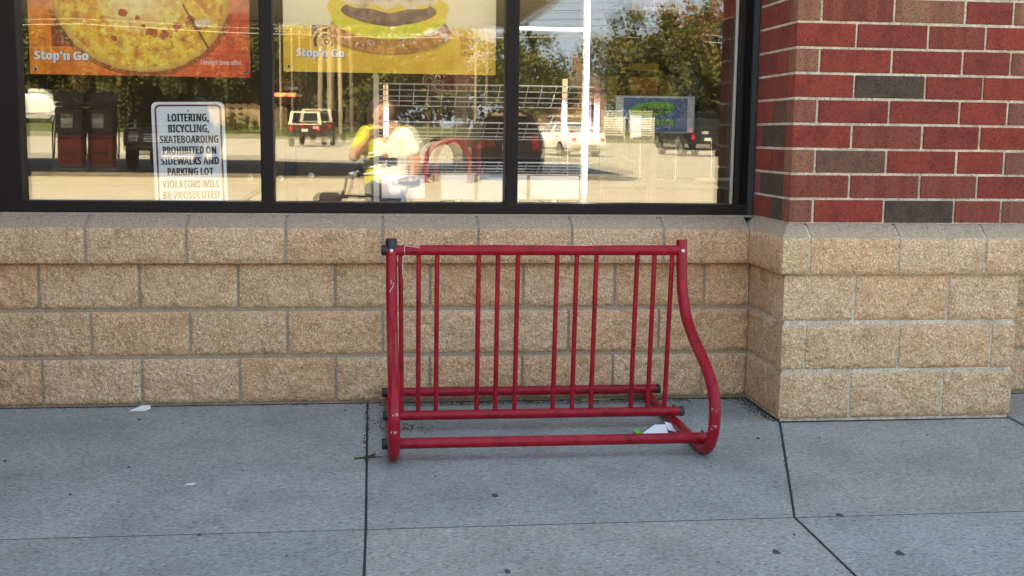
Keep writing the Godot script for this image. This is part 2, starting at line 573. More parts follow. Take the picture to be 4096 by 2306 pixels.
func build_sidewalk() -> void:
	var base := new_st()
	box(base, Vector3(-9, -0.5, -0.05), Vector3(12, -0.0012, 4.6))
	var walk := struct("sidewalk", base, "joint_dirt")
	var g := 0.0035
	var v := func(x: float, z: float) -> Vector2: return Vector2(x, z)
	var polys := [
		[v.call(-3.2, 0.012), v.call(1.355 - g, 0.012), v.call(1.355 - g, 1.65 - g), v.call(-3.2, 1.65 - g)],
		[v.call(1.355 + g, 0.012), v.call(3.040, 0.012), v.call(3.0435, 0.472), v.call(2.676 - g, 1.65 - g), v.call(1.355 + g, 1.65 - g)],
		[v.call(3.0515, 0.474), v.call(4.052, 0.468), v.call(3.985 - g, 1.65 - g), v.call(2.676 + g, 1.65 - g)],
		[v.call(4.085, 0.012), v.call(6.8, 0.012), v.call(6.8, 1.65 - g), v.call(3.985 + g, 1.65 - g), v.call(4.075, 0.466)],
		[v.call(-3.2, 1.65 + g), v.call(1.355 - g, 1.65 + g), v.call(1.335 - g, 4.45), v.call(-3.2, 4.45)],
		[v.call(1.355 + g, 1.65 + g), v.call(2.676 - g * 1.3, 1.65 + g), v.call(2.62 - g * 1.3, 4.45), v.call(1.335 + g, 4.45)],
		[v.call(2.676 + g * 1.3, 1.65 + g), v.call(5.1, 1.65 + g), v.call(5.1, 4.45), v.call(2.62 + g, 4.45)],
		[v.call(5.1 + g * 2, 1.65 + g), v.call(6.8, 1.65 + g), v.call(6.8, 4.45), v.call(5.1 + g * 2, 4.45)],
		[v.call(-8.9, 0.012), v.call(-3.2 - g * 2, 0.012), v.call(-3.2 - g * 2, 4.45), v.call(-8.9, 4.45)],
		[v.call(6.8 + g * 2, 0.012), v.call(11.9, 0.012), v.call(11.9, 4.45), v.call(6.8 + g * 2, 4.45)]]
	for p in polys:
		obj("slab", slab(p, -0.12, 0.0, 0.0018), ["concrete_walk", "concrete_walk_b", "concrete_walk_c"][polys.find(p) % 3], walk)
	for i in 8:
		var x := -8.9 + i * 2.6
		obj("kerb_stone", boxm(Vector3(x, -0.32, 4.458), Vector3(x + 2.592, 0.0, 4.72), 0.02), "concrete_walk", walk)
	# trodden chewing gum
	for s in [[0.437, 0.243, 0.0066], [0.532, 0.937, 0.0061], [0.408, 1.236, 0.0047], [0.874, 1.660, 0.0075], [0.086, 0.823, 0.0066], [1.771, 1.357, 0.0122], [1.735, 2.022, 0.0094], [2.874, 0.714, 0.0075], [3.119, 0.726, 0.0038], [2.824, 1.641, 0.0122], [3.569, 0.716, 0.0061], [2.862, 1.980, 0.0122], [2.512, 1.944, 0.0122], [2.616, 1.806, 0.0042], [1.262, 0.141, 0.0052], [1.590, 1.129, 0.0038], [1.138, 1.854, 0.0033], [0.929, 1.006, 0.0028]]:
		var w := Vector3(s[0], 0, s[1])
		var r: float = s[2]
		var st := new_st()
		var ring := []
		var low := []
		for k in 11:
			var a := TAU * k / 11.0
			var q := r * rng.randf_range(0.72, 1.15)
			ring.append(w + Vector3(cos(a) * q * 0.85, 0.0022, sin(a) * q * 1.5))
			low.append(w + Vector3(cos(a) * q, -0.001, sin(a) * q * 1.7))
		loft(st, [low, ring])
		obj("gum_spot", st, "gum", walk)

# ---------------------------------------------------------------- the store
const COURSE := 0.2032
const UNIT := 0.4064
var bump := FastNoiseLite.new()

# a block along local x with the outline given in (z, y, roughness); its face is broken stone
func profile_block(x0: float, x1: float, prof: Array, sd: int, m0 := 0.0, m1 := 0.0) -> SurfaceTool:
	var st := new_st()
	st.set_smooth_group(1)
	var nx := maxi(3, int((x1 - x0) / 0.018))
	var zf := -9.0
	for p in prof: zf = maxf(zf, p.x)
	var grid := []
	for i in nx + 1:
		var col := []
		for p in prof:
			var a: float = x0 + m0 * (zf - p.x)
			var b: float = x1 + m1 * (zf - p.x)
			var x := lerpf(a, b, float(i) / nx)
			var n := bump.get_noise_3d(x * 100.0 + sd * 37.0, p.y * 100.0, sd * 11.0)
			var edge := 0.45 if i == 0 or i == nx else 1.0
			col.append(Vector3(x, p.y, p.x + (n * 0.5 + 0.5) * p.z * edge))
		grid.append(col)
	for i in nx:
		for k in prof.size() - 1:
			quad(st, grid[i][k], grid[i + 1][k], grid[i + 1][k + 1], grid[i][k + 1])
	st.set_smooth_group(-1)
	var mid := Vector3((x0 + x1) / 2, (prof[0].y + prof[-1].y) / 2, prof[0].x)
	face(st, grid[0], mid)
	face(st, grid[nx], mid)
	return st

func plain_profile(y0: float, y1: float, zf: float, rough: float) -> Array:
	var p := [Vector3(zf - 0.09, y0, 0), Vector3(zf - 0.006, y0 + 0.001, rough * 0.3)]
	for k in 11:
		p.append(Vector3(zf, lerpf(y0 + 0.006, y1 - 0.006, k / 10.0), rough * (0.6 if k == 0 or k == 10 else 1.0)))
	p.append(Vector3(zf - 0.006, y1 - 0.001, rough * 0.3))
	p.append(Vector3(zf - 0.09, y1, 0))
	return p

func sill_profile(zf: float, back: float, lower: bool) -> Array:
	var y0 := 0.616
	if lower:
		var p := [Vector3(zf - 0.12, y0, 0), Vector3(zf - 0.003, y0, 0.001)]
		for k in 6:
			p.append(Vector3(zf, lerpf(y0 + 0.004, 0.762, k / 5.0), 0.010 * (0.4 if k == 0 or k == 5 else 1.0)))
		p.append(Vector3(zf - 0.004, 0.766, 0.0))
		p.append(Vector3(zf - 0.12, 0.766, 0))
		return p
	return [Vector3(zf - 0.005, 0.7662, 0), Vector3(zf - 0.007, 0.769, 0), Vector3(zf - back, 0.8185, 0), Vector3(zf - back - 0.03, 0.8185, 0)]

# a length of wall core whose top front edge slopes back
func chamfered(st: SurfaceTool, x0: float, x1: float, zb: float, zf: float, ztop: float) -> void:
	var rings := []
	for x in [x0, x1]:
		rings.append([Vector3(x, 0.6185, zb), Vector3(x, 0.6185, zf), Vector3(x, 0.7635, zf), Vector3(x, 0.8135, ztop), Vector3(x, 0.8135, zb)])
	loft(st, rings)

func build_store() -> void:
	bump.noise_type = FastNoiseLite.TYPE_SIMPLEX
	bump.frequency = 0.16
	bump.fractal_octaves = 4
	var store := thing("store_building", "convenience store front of tan split-face block and red brick with dark window frames", "building")
	var tones := ["block_a", "block_b", "block_c", "block_d"]
	var j := 0.0062
	# --- block wall, three courses
	var core := new_st()
	box(core, Vector3(-3.3, 0.0, -0.2), Vector3(3.0572, 0.616, -0.0045))
	box(core, Vector3(4.08, 0.0, -0.2), Vector3(9.0, 0.616, -0.0045))
	var wall := obj("block_wall", core, "mortar_grey", store)
	var y := [[0.008, 0.21 - j], [0.21 + j, 0.4132 - j], [0.4132 + j, 0.612]]
	var sd := 0
	for c in 3:
		var off := UNIT / 2 if c == 1 else 0.0
		var x := -UNIT * 8 + off
		while x < 8.6:
			var a := maxf(x + j, -3.3)
			var b := x + UNIT - j
			var pieces := [[a, b]]
			if a < 3.03 and b > 3.03: pieces = [[a, 3.0475]]
			elif a > 3.03 and b < 4.09: pieces = []
			elif a < 4.09 and b > 4.09: pieces = [[4.085, b]]
			for p in pieces:
				if p[1] - p[0] < 0.02: continue
				sd += 1
				obj("block", profile_block(p[0], p[1], plain_profile(y[c][0], y[c][1], rng.randf_range(-0.003, 0.001), 0.020), sd), tones[rng.randi() % 4], wall)
			x += UNIT
	# --- projecting sill course along the wall
	core = new_st()
	for q in [[-3.3, 3.0335], [4.12, 9.0]]:
		chamfered(core, q[0], q[1], -0.2, 0.0455, -0.060)
	var sill := obj("sill_course", core, "mortar_grey", store)
	var xs := -UNIT * 8 + UNIT / 2
	while xs < 8.0:
		var a := xs + j
		var b := xs + UNIT - j
		if a < 3.02 and b > 3.02: b = 3.0255
		elif a > 3.02 and b < 4.13: b = -99.0
		elif a < 4.13 and b > 4.13: a = 4.145
		if b - a > 0.02:
			sd += 1
			obj("sill_block", profile_block(a, b, sill_profile(0.05, 0.095, true), sd), tones[rng.randi() % 4], sill)
			obj("sill_cap", profile_block(a, b, sill_profile(0.05, 0.105, false), sd), "block_smooth", sill)
		xs += UNIT
	obj("sill_bed", boxm(Vector3(-3.3, 0.8125, -0.16), Vector3(3.074, 0.8215, -0.045)), "mortar_grey", sill)
	# --- pier: block base
	core = new_st()
	box(core, Vector3(3.0565, 0.0, -0.1), Vector3(4.056, 0.616, 0.4505))
	var pier := obj("block_pier", core, "mortar_pale", store)
	var px0 := 3.05
	var px1 := 4.063
	var cuts := [[3.05, 3.3495, 3.7559, 4.063], [3.05, 3.1463, 3.5527, 3.9591, 4.063], [3.05, 3.3495, 3.7559, 4.063]]
	var ret := [[0.0, 0.285, 0.44], [0.0, 0.085, 0.44], [0.0, 0.31, 0.44]]
	for c in 3:
		for i in cuts[c].size() - 1:
			sd += 1
			var a: float = cuts[c][i] + (j if i > 0 else -0.002)
			var b: float = cuts[c][i + 1] - (j if i < cuts[c].size() - 2 else 0.0)
			obj("block", profile_block(a, b, plain_profile(y[c][0] + 0.001, y[c][1], 0.452, 0.016), sd), tones[rng.randi() % 4], pier)
		for i in ret[c].size() - 1:
			sd += 1
			var st := profile_block(ret[c][i] + 0.004, ret[c][i + 1] - (0.003 if i < ret[c].size() - 2 else 0.0), plain_profile(y[c][0], y[c][1], 0.0, 0.005), sd)
			obj("block", st, tones[rng.randi() % 4], pier, Transform3D(Basis(Vector3.UP, -PI / 2), Vector3(px0 + 0.002, 0, 0.0)))
		sd += 1
		obj("block", profile_block(-0.44, -0.01, plain_profile(y[c][0], y[c][1], 0.0, 0.005), sd), tones[rng.randi() % 4], pier, Transform3D(Basis(Vector3.UP, PI / 2), Vector3(px1 - 0.002, 0, 0.0)))
	# --- pier: sill
	core = new_st()
	chamfered(core, 3.078, 4.12, -0.1, 0.4675, 0.398)
	loft(core, [[Vector3(3.0325, 0.6185, -0.1), Vector3(3.0325, 0.6185, 0.466), Vector3(3.10, 0.6185, 0.466), Vector3(3.10, 0.6185, -0.1)], [Vector3(3.0325, 0.763, -0.1), Vector3(3.0325, 0.763, 0.466), Vector3(3.10, 0.763, 0.466), Vector3(3.10, 0.763, -0.1)], [Vector3(3.078, 0.8135, -0.1), Vector3(3.078, 0.8135, 0.40), Vector3(3.10, 0.8135, 0.40), Vector3(3.10, 0.8135, -0.1)]])
	var psill := obj("pier_sill", core, "mortar_pale", store)
	var sx := [3.028, 3.145, 3.523, 3.90, 4.14]
	for i in 4:
		sd += 1
		var a: float = sx[i] + (0.006 if i > 0 else 0.001)
		var b: float = sx[i + 1] - 0.006
		obj("sill_block", profile_block(a, b, sill_profile(0.472, 0.06, true), sd), tones[rng.randi() % 4], psill)
		obj("sill_cap", profile_block(a, b, sill_profile(0.472, 0.068, false), sd, 0.68 if i == 0 else 0.0, 0.0), "block_smooth", psill)
	sd += 1
	var side := Transform3D(Basis(Vector3.UP, -PI / 2), Vector3(3.028, 0, 0.0))
	obj("sill_block", profile_block(0.056, 0.464, sill_profile(0.0, 0.04, true), sd), tones[1], psill, side)
	obj("sill_cap", profile_block(0.056, 0.464, sill_profile(0.0, 0.046, false), sd, -2.0, -1.35), "block_smooth", psill, side)
	# --- pier: bricks
	core = new_st()
	box(core, Vector3(3.0785, 0.8195, -0.2), Vector3(4.10, 4.0, 0.3985))
	var bp := obj("brick_pier", core, "mortar_pale", store)
	var H := 0.1016
	var front := {
		0: ["mauve", "red", "dark", "banded", "mauve"], 1: ["banded", "banded", "banded", "red2"], 2: ["brown", "mauve_dark", "red", "red", "mauve"], 3: ["red", "banded", "red2", "red"],
		4: ["mauve", "red2", "red2", "red", "mauve"], 5: ["red", "dark", "red2", "red"], 6: ["brown", "red", "red2", "red2", "mauve"], 7: ["red", "red2", "banded", "red"], 8: ["brown", "banded", "brown", "red2", "brown"], 9: ["red", "mauve_dark", "red2", "red"]}
	var back := {0: ["red2", "dark"], 1: ["mauve", "dark", "red2"], 2: ["red", "red2"], 3: ["red", "dark", "umber"], 4: ["red", "umber"], 5: ["red2", "red2", "umber"], 6: ["red2", "red"], 7: ["red2", "red2", "umber"], 8: ["red", "red2"], 9: ["red2", "umber", "red"]}
	var any := ["red", "red2", "red", "banded", "mauve", "dark", "red2"]
	for r in 20:
		var y0 := 0.819 + r * H + 0.0055
		var y1 := 0.819 + (r + 1) * H - 0.0055
		var e := 0.005
		var fx := [3.074, 3.175, 3.480, 3.785, 3.994, 4.107] if r % 2 == 0 else [3.074, 3.326, 3.630, 3.880, 4.107]
		for i in fx.size() - 1:
			var a: float = fx[i] + (e + rng.randf_range(-0.0012, 0.0012) if i > 0 else 0.0)
			var b: float = fx[i + 1] - (e + rng.randf_range(-0.0012, 0.0012) if i < fx.size() - 2 else 0.0)
			var tone: String = front[r][i] if front.has(r) and i < front[r].size() else any[rng.randi() % any.size()]
			var st := boxm(Vector3(a, y0 + rng.randf_range(-0.001, 0.001), 0.318), Vector3(b, y1 + rng.randf_range(-0.001, 0.001), 0.405 + rng.randf_range(-0.0015, 0.0015)), 0.0025)
			obj("brick", st, "brick_" + tone, bp)
		var bz := [-0.05, 0.170, 0.3165] if r % 2 == 0 else [-0.05, 0.026, 0.3165]
		if r % 2 == 0: bz = [-0.05, 0.170, 0.3165]
		for i in bz.size() - 1:
			var tone: String = back[r][i] if back.has(r) else any[rng.randi() % any.size()]
			var st := boxm(Vector3(3.074, y0, bz[i] + (0.0045 if i > 0 else 0.0)), Vector3(3.15, y1, bz[i + 1] - (0.0045 if i == 0 else 0.0)), 0.002)
			obj("brick", st, "brick_" + tone, bp)
	# --- windows
	var win := obj("window", boxm(Vector3(-0.55, 0.8222, -0.155), Vector3(3.05, 0.868, -0.053), 0.003), "frame_bronze", store)
	var stile := func(x0: float, x1: float, m: String, zf := -0.0525) -> void:
		obj("mullion", boxm(Vector3(x0, 0.8225, -0.153), Vector3(x1, 2.42, zf), 0.003), m, win)
	stile.call(-0.30, -0.067, "frame_bronze")
	stile.call(-0.52, -0.305, "frame_black")
	stile.call(0.909, 0.962, "frame_bronze")
	stile.call(1.954, 2.009, "frame_bronze")
	stile.call(2.992, 3.012, "frame_bronze", -0.060)
	stile.call(3.0125, 3.049, "frame_black", -0.075)
	obj("caulk_bead", boxm(Vector3(3.0495, 0.822, -0.12), Vector3(3.0735, 2.42, -0.0515), 0.004), "caulk", win)
	obj("head_rail", boxm(Vector3(-0.55, 2.42, -0.155), Vector3(3.07, 2.48, -0.05), 0.003), "frame_bronze", win)
	obj("glazing_strip", boxm(Vector3(2.9765, 0.868, -0.100), Vector3(2.988, 2.42, -0.088), 0.002), "spacer", win)
	# two leaves of each sealed unit, never quite parallel
	var bays := [[-0.067, 0.909, Vector2(0.0, 0.0022)], [0.962, 1.954, Vector2(-0.0050, 0.0012)], [2.009, 2.992, Vector2(0.0012, 0.0032)]]
	for b in bays:
		var w: float = b[1] - b[0]
		for leaf in 2:
			var st := new_st()
			quad(st, Vector3(-w / 2, -0.79, 0), Vector3(w / 2, -0.79, 0), Vector3(w / 2, 0.79, 0), Vector3(-w / 2, 0.79, 0))
			var tilt: Vector2 = b[2] if leaf else Vector2.ZERO
			obj("pane", st, "glass_inner" if leaf else "glass_outer", win, Transform3D(Basis.from_euler(Vector3(tilt.y, tilt.x, 0)), Vector3((b[0] + b[1]) / 2, 1.645, -0.127 if leaf else -0.105)))
	# --- the rest of the building, above and beside the picture, plus an added wing
	obj("upper_wall", boxm(Vector3(-4.2, 2.48, -0.22), Vector3(3.079, 4.3, 0.0)), "brick_red2", store)
	obj("upper_wall", boxm(Vector3(3.079, 4.0005, -0.22), Vector3(9.0, 4.3, 0.398)), "brick_red2", store)
	obj("upper_wall", boxm(Vector3(4.11, 0.82, -0.22), Vector3(9.0, 4.0, -0.02)), "brick_red2", store)
	obj("added_wing", boxm(Vector3(-4.2, 0.0, 0.002), Vector3(-0.95, 4.3, 2.6), 0.02), "brick_red2", store)  # unseen wing added to block the sky and darken the left side
	obj("side_wall", boxm(Vector3(-4.2, 0.0, -0.22), Vector3(-3.31, 2.478, 0.0)), "brick_red2", store)
	obj("door_panel", boxm(Vector3(-3.3, 0.8225, -0.16), Vector3(-0.555, 2.478, -0.10)), "frame_black", store)
	obj("side_wall", boxm(Vector3(-4.4, 0.0, -9.2), Vector3(-4.201, 4.3, -0.0)), "brick_red2", store)
	obj("side_wall", boxm(Vector3(9.001, 0.0, -9.2), Vector3(9.2, 4.3, -0.0)), "brick_red2", store)
	obj("back_wall", boxm(Vector3(-4.2, 0.0, -9.2), Vector3(9.0, 4.3, -9.0)), "store_wall", store)
	obj("roof", boxm(Vector3(-4.2, 3.6, -9.0), Vector3(9.0, 3.8, -0.221)), "asphalt", store)
	obj("ceiling", boxm(Vector3(-4.2, 2.75, -9.0), Vector3(9.0, 2.8, -0.221)), "store_ceiling", store)
	obj("floor", boxm(Vector3(-4.2, 0.0, -9.0), Vector3(9.0, 0.03, -0.201)), "store_floor", store)

# ---------------------------------------------------------------- inside the window
func lamp(parent: Node3D, at: Vector3, size: Vector2, basis: Basis, c: Color, energy: float) -> void:
	var l := AreaLight3D.new()
	l.name = "lamp_light"
	l.area_size = size
	l.light_color = c
	l.light_energy = energy
	l.area_range = 14.0
	l.shadow_enabled = true
	parent.add_child(l, true)
	l.transform = Transform3D(basis, at)

func build_interior() -> void:
	# ceiling fittings
	var down := Basis.looking_at(Vector3.DOWN, Vector3.FORWARD)
	for p in [[Vector3(0.2, 2.745, -3.2), "ceiling light over the shop floor behind the pizza poster"], [Vector3(3.4, 2.745, -3.2), "ceiling light over the shop floor behind the coffee machines"], [Vector3(1.8, 2.745, -6.2), "ceiling light farthest back over the shop floor"]]:
		var t := thing("ceiling_light", p[1], "ceiling light", p[0], 0.0, "ceiling lights in the shop")
		obj("housing", boxm(Vector3(-0.62, -0.04, -0.17), Vector3(0.62, 0.0, 0.17), 0.005), "white_enamel", t)
		obj("diffuser", boxm(Vector3(-0.6, -0.05, -0.15), Vector3(0.6, -0.0405, 0.15), 0.003), "ceiling_glow", t)
		lamp(t, Vector3(0, -0.06, 0), Vector2(1.2, 0.3), down, Color(1.0, 0.95, 0.86), 0.5)
	# wire display rack
	var r := thing("wire_display_rack", "white wire display rack with three tilted shelves behind the middle and right panes", "rack", Vector3(0, 0.03, 0))
	obj("upright", boxm(Vector3(1.384, 0, -0.275), Vector3(1.409, 1.39, -0.25), 0.003), "cream_paint", r)
	obj("upright", boxm(Vector3(2.40, 0, -0.62), Vector3(2.42, 1.5, -0.60), 0.003), "white_enamel", r)
	obj("upright", boxm(Vector3(1.384, 0, -0.66), Vector3(1.404, 1.5, -0.64), 0.003), "white_enamel", r)
	for s in [[1.391, 1.365, 1.338, 1.318, 1.296], [1.219, 1.193, 1.174, 1.156, 1.143], [1.037, 1.02, 1.005, 0.99, 0.977]]:
		var sh := obj("shelf", tubem([Vector3(1.41, s[0] - 0.03, -0.42), Vector3(2.41, s[0] - 0.03, -0.42)], 0.0042, 6), "white_enamel", r)
		for i in range(1, 5):
			obj("wire", tubem([Vector3(1.41, s[i] - 0.03, -0.42 - 0.045 * i), Vector3(2.41, s[i] - 0.03, -0.42 - 0.045 * i)], 0.0028, 5), "white_enamel", sh)
		for i in 15:
			var x := 1.44 + i * 0.066
			obj("wire", tubem([Vector3(x, s[0] - 0.026, -0.416), Vector3(x, s[4] - 0.027, -0.60)], 0.0022, 5), "white_enamel", sh)
	# cards standing along the bottom of the window
	for c in [[1.421, 1.615, 0.874, 0.980, "white card at the window bottom right of the cream upright", "board_white"], [1.690, 1.841, 0.870, 0.982, "pale blue card at the window bottom in the middle pane", "board_blue"], [1.858, 1.985, 0.867, 0.984, "pale blue card at the window bottom touching the right mullion", "board_blue"], [1.992, 2.081, 0.873, 0.982, "narrow white card at the window bottom just right of the right mullion", "board_white"], [2.097, 2.323, 0.874, 0.980, "wide white card at the window bottom left of the bright light tube", "board_white"]]:
		var t := thing("display_card", c[4], "card", Vector3((c[0] + c[1]) / 2, 0.03, -0.30), 0.0, "cards along the window bottom")
		var w: float = (c[1] - c[0]) / 2
		obj("panel", boxm(Vector3(-w, c[2] - 0.03, -0.004), Vector3(w, c[3] - 0.03, 0.0), 0.001), c[5], t)
		obj("foot", boxm(Vector3(-0.01, 0.0, -0.02), Vector3(0.01, c[2] - 0.031, -0.006), 0.001), "white_enamel", t)
	# lit frame of the drinks cabinet
	var cab := thing("drinks_cabinet", "open drinks cabinet with a glowing white frame behind the right pane", "cabinet", Vector3(0, 0.03, 0))
	obj("post", boxm(Vector3(2.341, 0.0, -0.36), Vector3(2.363, 1.95, -0.31), 0.003), "white_enamel", cab)
	obj("light_tube", boxm(Vector3(2.343, 0.87, -0.309), Vector3(2.361, 1.95, -0.298), 0.003), "tube_white", cab)
	obj("rail", boxm(Vector3(2.02, 1.604, -0.36), Vector3(2.3405, 1.622, -0.31), 0.003), "white_enamel", cab)
	obj("light_tube", boxm(Vector3(2.03, 1.608, -0.309), Vector3(2.3405, 1.618, -0.299), 0.002), "tube_white", cab)
	obj("side_panel", boxm(Vector3(2.43, 0.0, -0.95), Vector3(2.46, 1.9, -0.37), 0.004), "black_plastic", cab)
	lamp(cab, Vector3(2.35, 1.4, -0.285), Vector2(0.03, 1.0), Basis(Vector3.UP, PI), Color(1.0, 0.97, 0.92), 0.05)
	# two slim lit columns
	for c in [[1.446, 1.148, 1.321, "slim pink lit column with an amber top beside the cream upright"], [2.333, 1.168, 1.364, "slim pink lit column with an amber top beside the drinks cabinet"]]:
		var t := thing("lit_column", c[3], "light", Vector3(c[0], 0.03, -0.8), 0.0, "slim lit columns")
		obj("stand", boxm(Vector3(-0.014, 0, -0.014), Vector3(0.014, c[1] - 0.03, 0.014), 0.002), "black_plastic", t)
		obj("light_tube", boxm(Vector3(-0.012, c[1] - 0.0295, -0.012), Vector3(0.012, c[2] - 0.06, 0.012), 0.003), "tube_pink", t)
		obj("light_cap", boxm(Vector3(-0.012, c[2] - 0.0595, -0.012), Vector3(0.012, c[2] + 0.05, 0.012), 0.003), "tube_amber", t)
		lamp(t, Vector3(0, c[1] + 0.05, 0.03), Vector2(0.02, 0.16), Basis(Vector3.UP, PI), Color(1.0, 0.82, 0.9), 0.02)
	# red header with two cream swirls
	var h := thing("shelf_header_sign", "dark red header board with two cream swirls above the wire rack", "sign", Vector3(1.80, 0.03, -1.5))
	obj("board", boxm(Vector3(-0.13, 1.37, -0.01), Vector3(0.15, 1.47, 0.01), 0.002), "sign_red", h)
	obj("post", boxm(Vector3(-0.01, 0.0, -0.035), Vector3(0.01, 1.40, -0.0105)), "black_plastic", h)
	for s in [[-0.11, 1.425, 0.034], [-0.06, 1.395, 0.034]]:
		for q in [1.0, 0.55]:
			var pts := []
			for k in 15: pts.append(Vector3(s[0] + cos(k * 0.40) * s[2] * q, s[1] + sin(k * 0.40) * s[2] * q, 0.014))
			obj("swirl", tubem(pts, 0.004, 5), "lettering_cream", h)
	obj("shelf_unit", boxm(Vector3(-0.5, 0.0, -0.5), Vector3(0.6, 1.0, -0.036), 0.01), "black_plastic", h)
	# brown box sign
	var cs := thing("brown_box_sign", "small brown box sign with white lettering and an amber lit edge beside the left mullion", "sign", Vector3(0.985, 0.03, -1.2))
	obj("cabinet", boxm(Vector3(-0.12, 1.27, -0.12), Vector3(0.055, 1.405, 0.0), 0.004), "sign_brown", cs)
	obj("light_strip", boxm(Vector3(-0.12, 1.318, 0.0005), Vector3(0.0, 1.336, 0.004)), "sign_glow", cs)
	text("lettering", "Cream", cs, "ink_white", Vector3(-0.02, 1.362, 0.003), 0.068, 0.020)
	text("lettering", "Machine", cs, "ink_white", Vector3(-0.01, 1.327, 0.006), 0.09, 0.018)
	obj("stand", boxm(Vector3(-0.06, 0.0, -0.1), Vector3(0.0, 1.2695, -0.02), 0.004), "black_plastic", cs)
	lamp(cs, Vector3(-0.06, 1.327, 0.02), Vector2(0.1, 0.018), Basis(Vector3.UP, PI), Color(1.0, 0.5, 0.15), 0.01)
	# coffee machines on a counter
	var ct := thing("coffee_counter", "dark coffee counter with chrome cup posts behind the right pane", "counter", Vector3(2.85, 0.03, -1.35))
	obj("cabinet", boxm(Vector3(-0.6, 0.0, -0.35), Vector3(0.7, 0.86, 0.1), 0.01), "black_plastic", ct)
	obj("worktop", boxm(Vector3(-0.62, 0.8605, -0.37), Vector3(0.72, 0.9, 0.13), 0.006), "slate", ct)
	for i in 5:
		obj("cup_post", tubem([Vector3(-0.42 + i * 0.2, 0.9, 0.09), Vector3(-0.42 + i * 0.2, 1.12, 0.09)], 0.008, 8), "chrome", ct)
	var n := 0
	for c in [[2.63, "yellow", "coffee machine with a yellow front, left of three"], [2.857, "orange", "coffee machine with an orange front, middle of three"], [3.08, "slate", "coffee machine with a slate grey front, right of three"]]:
		var t := thing("coffee_machine", c[2], "coffee machine", Vector3(c[0], 0.93, -1.45), 0.0, "coffee machines on the counter")
		obj("body", boxm(Vector3(-0.095, 0.0, -0.2), Vector3(0.095, 0.72, 0.12), 0.012), "black_plastic", t)
		obj("front_panel", boxm(Vector3(-0.078, 0.42, 0.1205), Vector3(0.078, 0.56, 0.13), 0.004), c[1], t)
		obj("display", boxm(Vector3(-0.078, 0.59, 0.1205), Vector3(0.078, 0.63, 0.128), 0.003), "yellow" if n == 1 else "slate", t)
		obj("spout", boxm(Vector3(-0.03, 0.30, 0.1205), Vector3(0.03, 0.36, 0.17), 0.006), "chrome", t)
		n += 1
	# blue and green counter sign
	var bs := thing("counter_sign", "grey framed blue sign with a green leaf shape reading Choose", "sign", Vector3(2.722, 0.03, -0.5), 0.0)
	obj("board", boxm(Vector3(-0.195, 1.155, -0.012), Vector3(0.195, 1.328, 0.0), 0.004), "sign_grey", bs)
	obj("print", boxm(Vector3(-0.155, 1.160, 0.0005), Vector3(0.157, 1.318, 0.0025)), "sign_blue", bs)
	var st := new_st()
	var ring := []
	var low := []
	for k in 17:
		var a := PI * k / 16.0
		ring.append(Vector3(-0.02 + cos(a) * 0.115, 1.262 + sin(a) * 0.038 + cos(a) * 0.012, 0.005))
	for k in range(1, 16):
		var a := PI + PI * k / 16.0
		ring.append(Vector3(-0.02 + cos(a) * 0.115, 1.262 + sin(a) * 0.03 + cos(a) * 0.012, 0.005))
	for p in ring: low.append(p - Vector3(0, 0, 0.002))
	loft(st, [low, ring])
	obj("leaf_shape", st, "sign_green", bs)
	text("lettering", "Choose", bs, "ink_black", Vector3(-0.005, 1.263, 0.0065), 0.125, 0.032)
	text("lettering", "extra", bs, "sign_green", Vector3(0.03, 1.205, 0.005), 0.115, 0.034)
	obj("stem", boxm(Vector3(-0.02, 0.0, -0.04), Vector3(0.02, 1.25, -0.0125), 0.003), "black_plastic", bs)
	# paper taped to a stand, coffee header, round sticker
	var pp := thing("paper_notice", "small blank white paper on a stand left of the blue counter sign", "paper", Vector3(2.606, 0.03, -0.4))
	obj("sheet", boxm(Vector3(-0.027, 1.13, -0.001), Vector3(0.027, 1.235, 0.0)), "paper_white", pp)
	obj("stand", boxm(Vector3(-0.004, 0.0, -0.009), Vector3(0.004, 1.16, -0.0015)), "black_plastic", pp)
	var hd := thing("coffee_header", "hanging coffee board lettered delight fresh-brewed at the top of the right pane", "sign", Vector3(2.69, 1.69, -0.32))
	obj("board", boxm(Vector3(-0.13, 0.03, -0.012), Vector3(0.13, 0.45, 0.0), 0.003), "sign_brown", hd)
	text("lettering", "delight", hd, "lettering_cream", Vector3(0.0, 0.088, 0.001), 0.075, 0.020, false)
	text("lettering", "fresh-brewed", hd, "lettering_cream", Vector3(0.0, 0.058, 0.001), 0.15, 0.019, false)
	obj("cord", tubem([Vector3(-0.1, 0.449, -0.006), Vector3(-0.1, 1.059, -0.006)], 0.002, 5), "plug_black", hd)
	obj("cord", tubem([Vector3(0.1, 0.449, -0.006), Vector3(0.1, 1.059, -0.006)], 0.002, 5), "plug_black", hd)
	var rd := thing("round_sticker", "round red hanging sign with a dark swirl at the upper right corner of the window", "sign", Vector3(2.985, 1.76, -0.30))
	ring = []
	low = []
	for k in 28:
		var a := TAU * k / 28.0
		ring.append(Vector3(cos(a) * 0.06, sin(a) * 0.06, 0.0))
	for p in ring: low.append(p - Vector3(0, 0, 0.003))
	st = new_st()
	loft(st, [low, ring])
	obj("disc", st, "sign_red", rd)
	var sw := []
	for k in 22: sw.append(Vector3(cos(k * 0.5) * (0.044 - k * 0.0016), sin(k * 0.5) * (0.044 - k * 0.0016), 0.002))
	obj("swirl", tubem(sw, 0.005, 5), "ink_maroon", rd)
	obj("cord", tubem([Vector3(0, 0.06, -0.0015), Vector3(0, 0.99, -0.0015)], 0.0015, 5), "plug_black", rd)
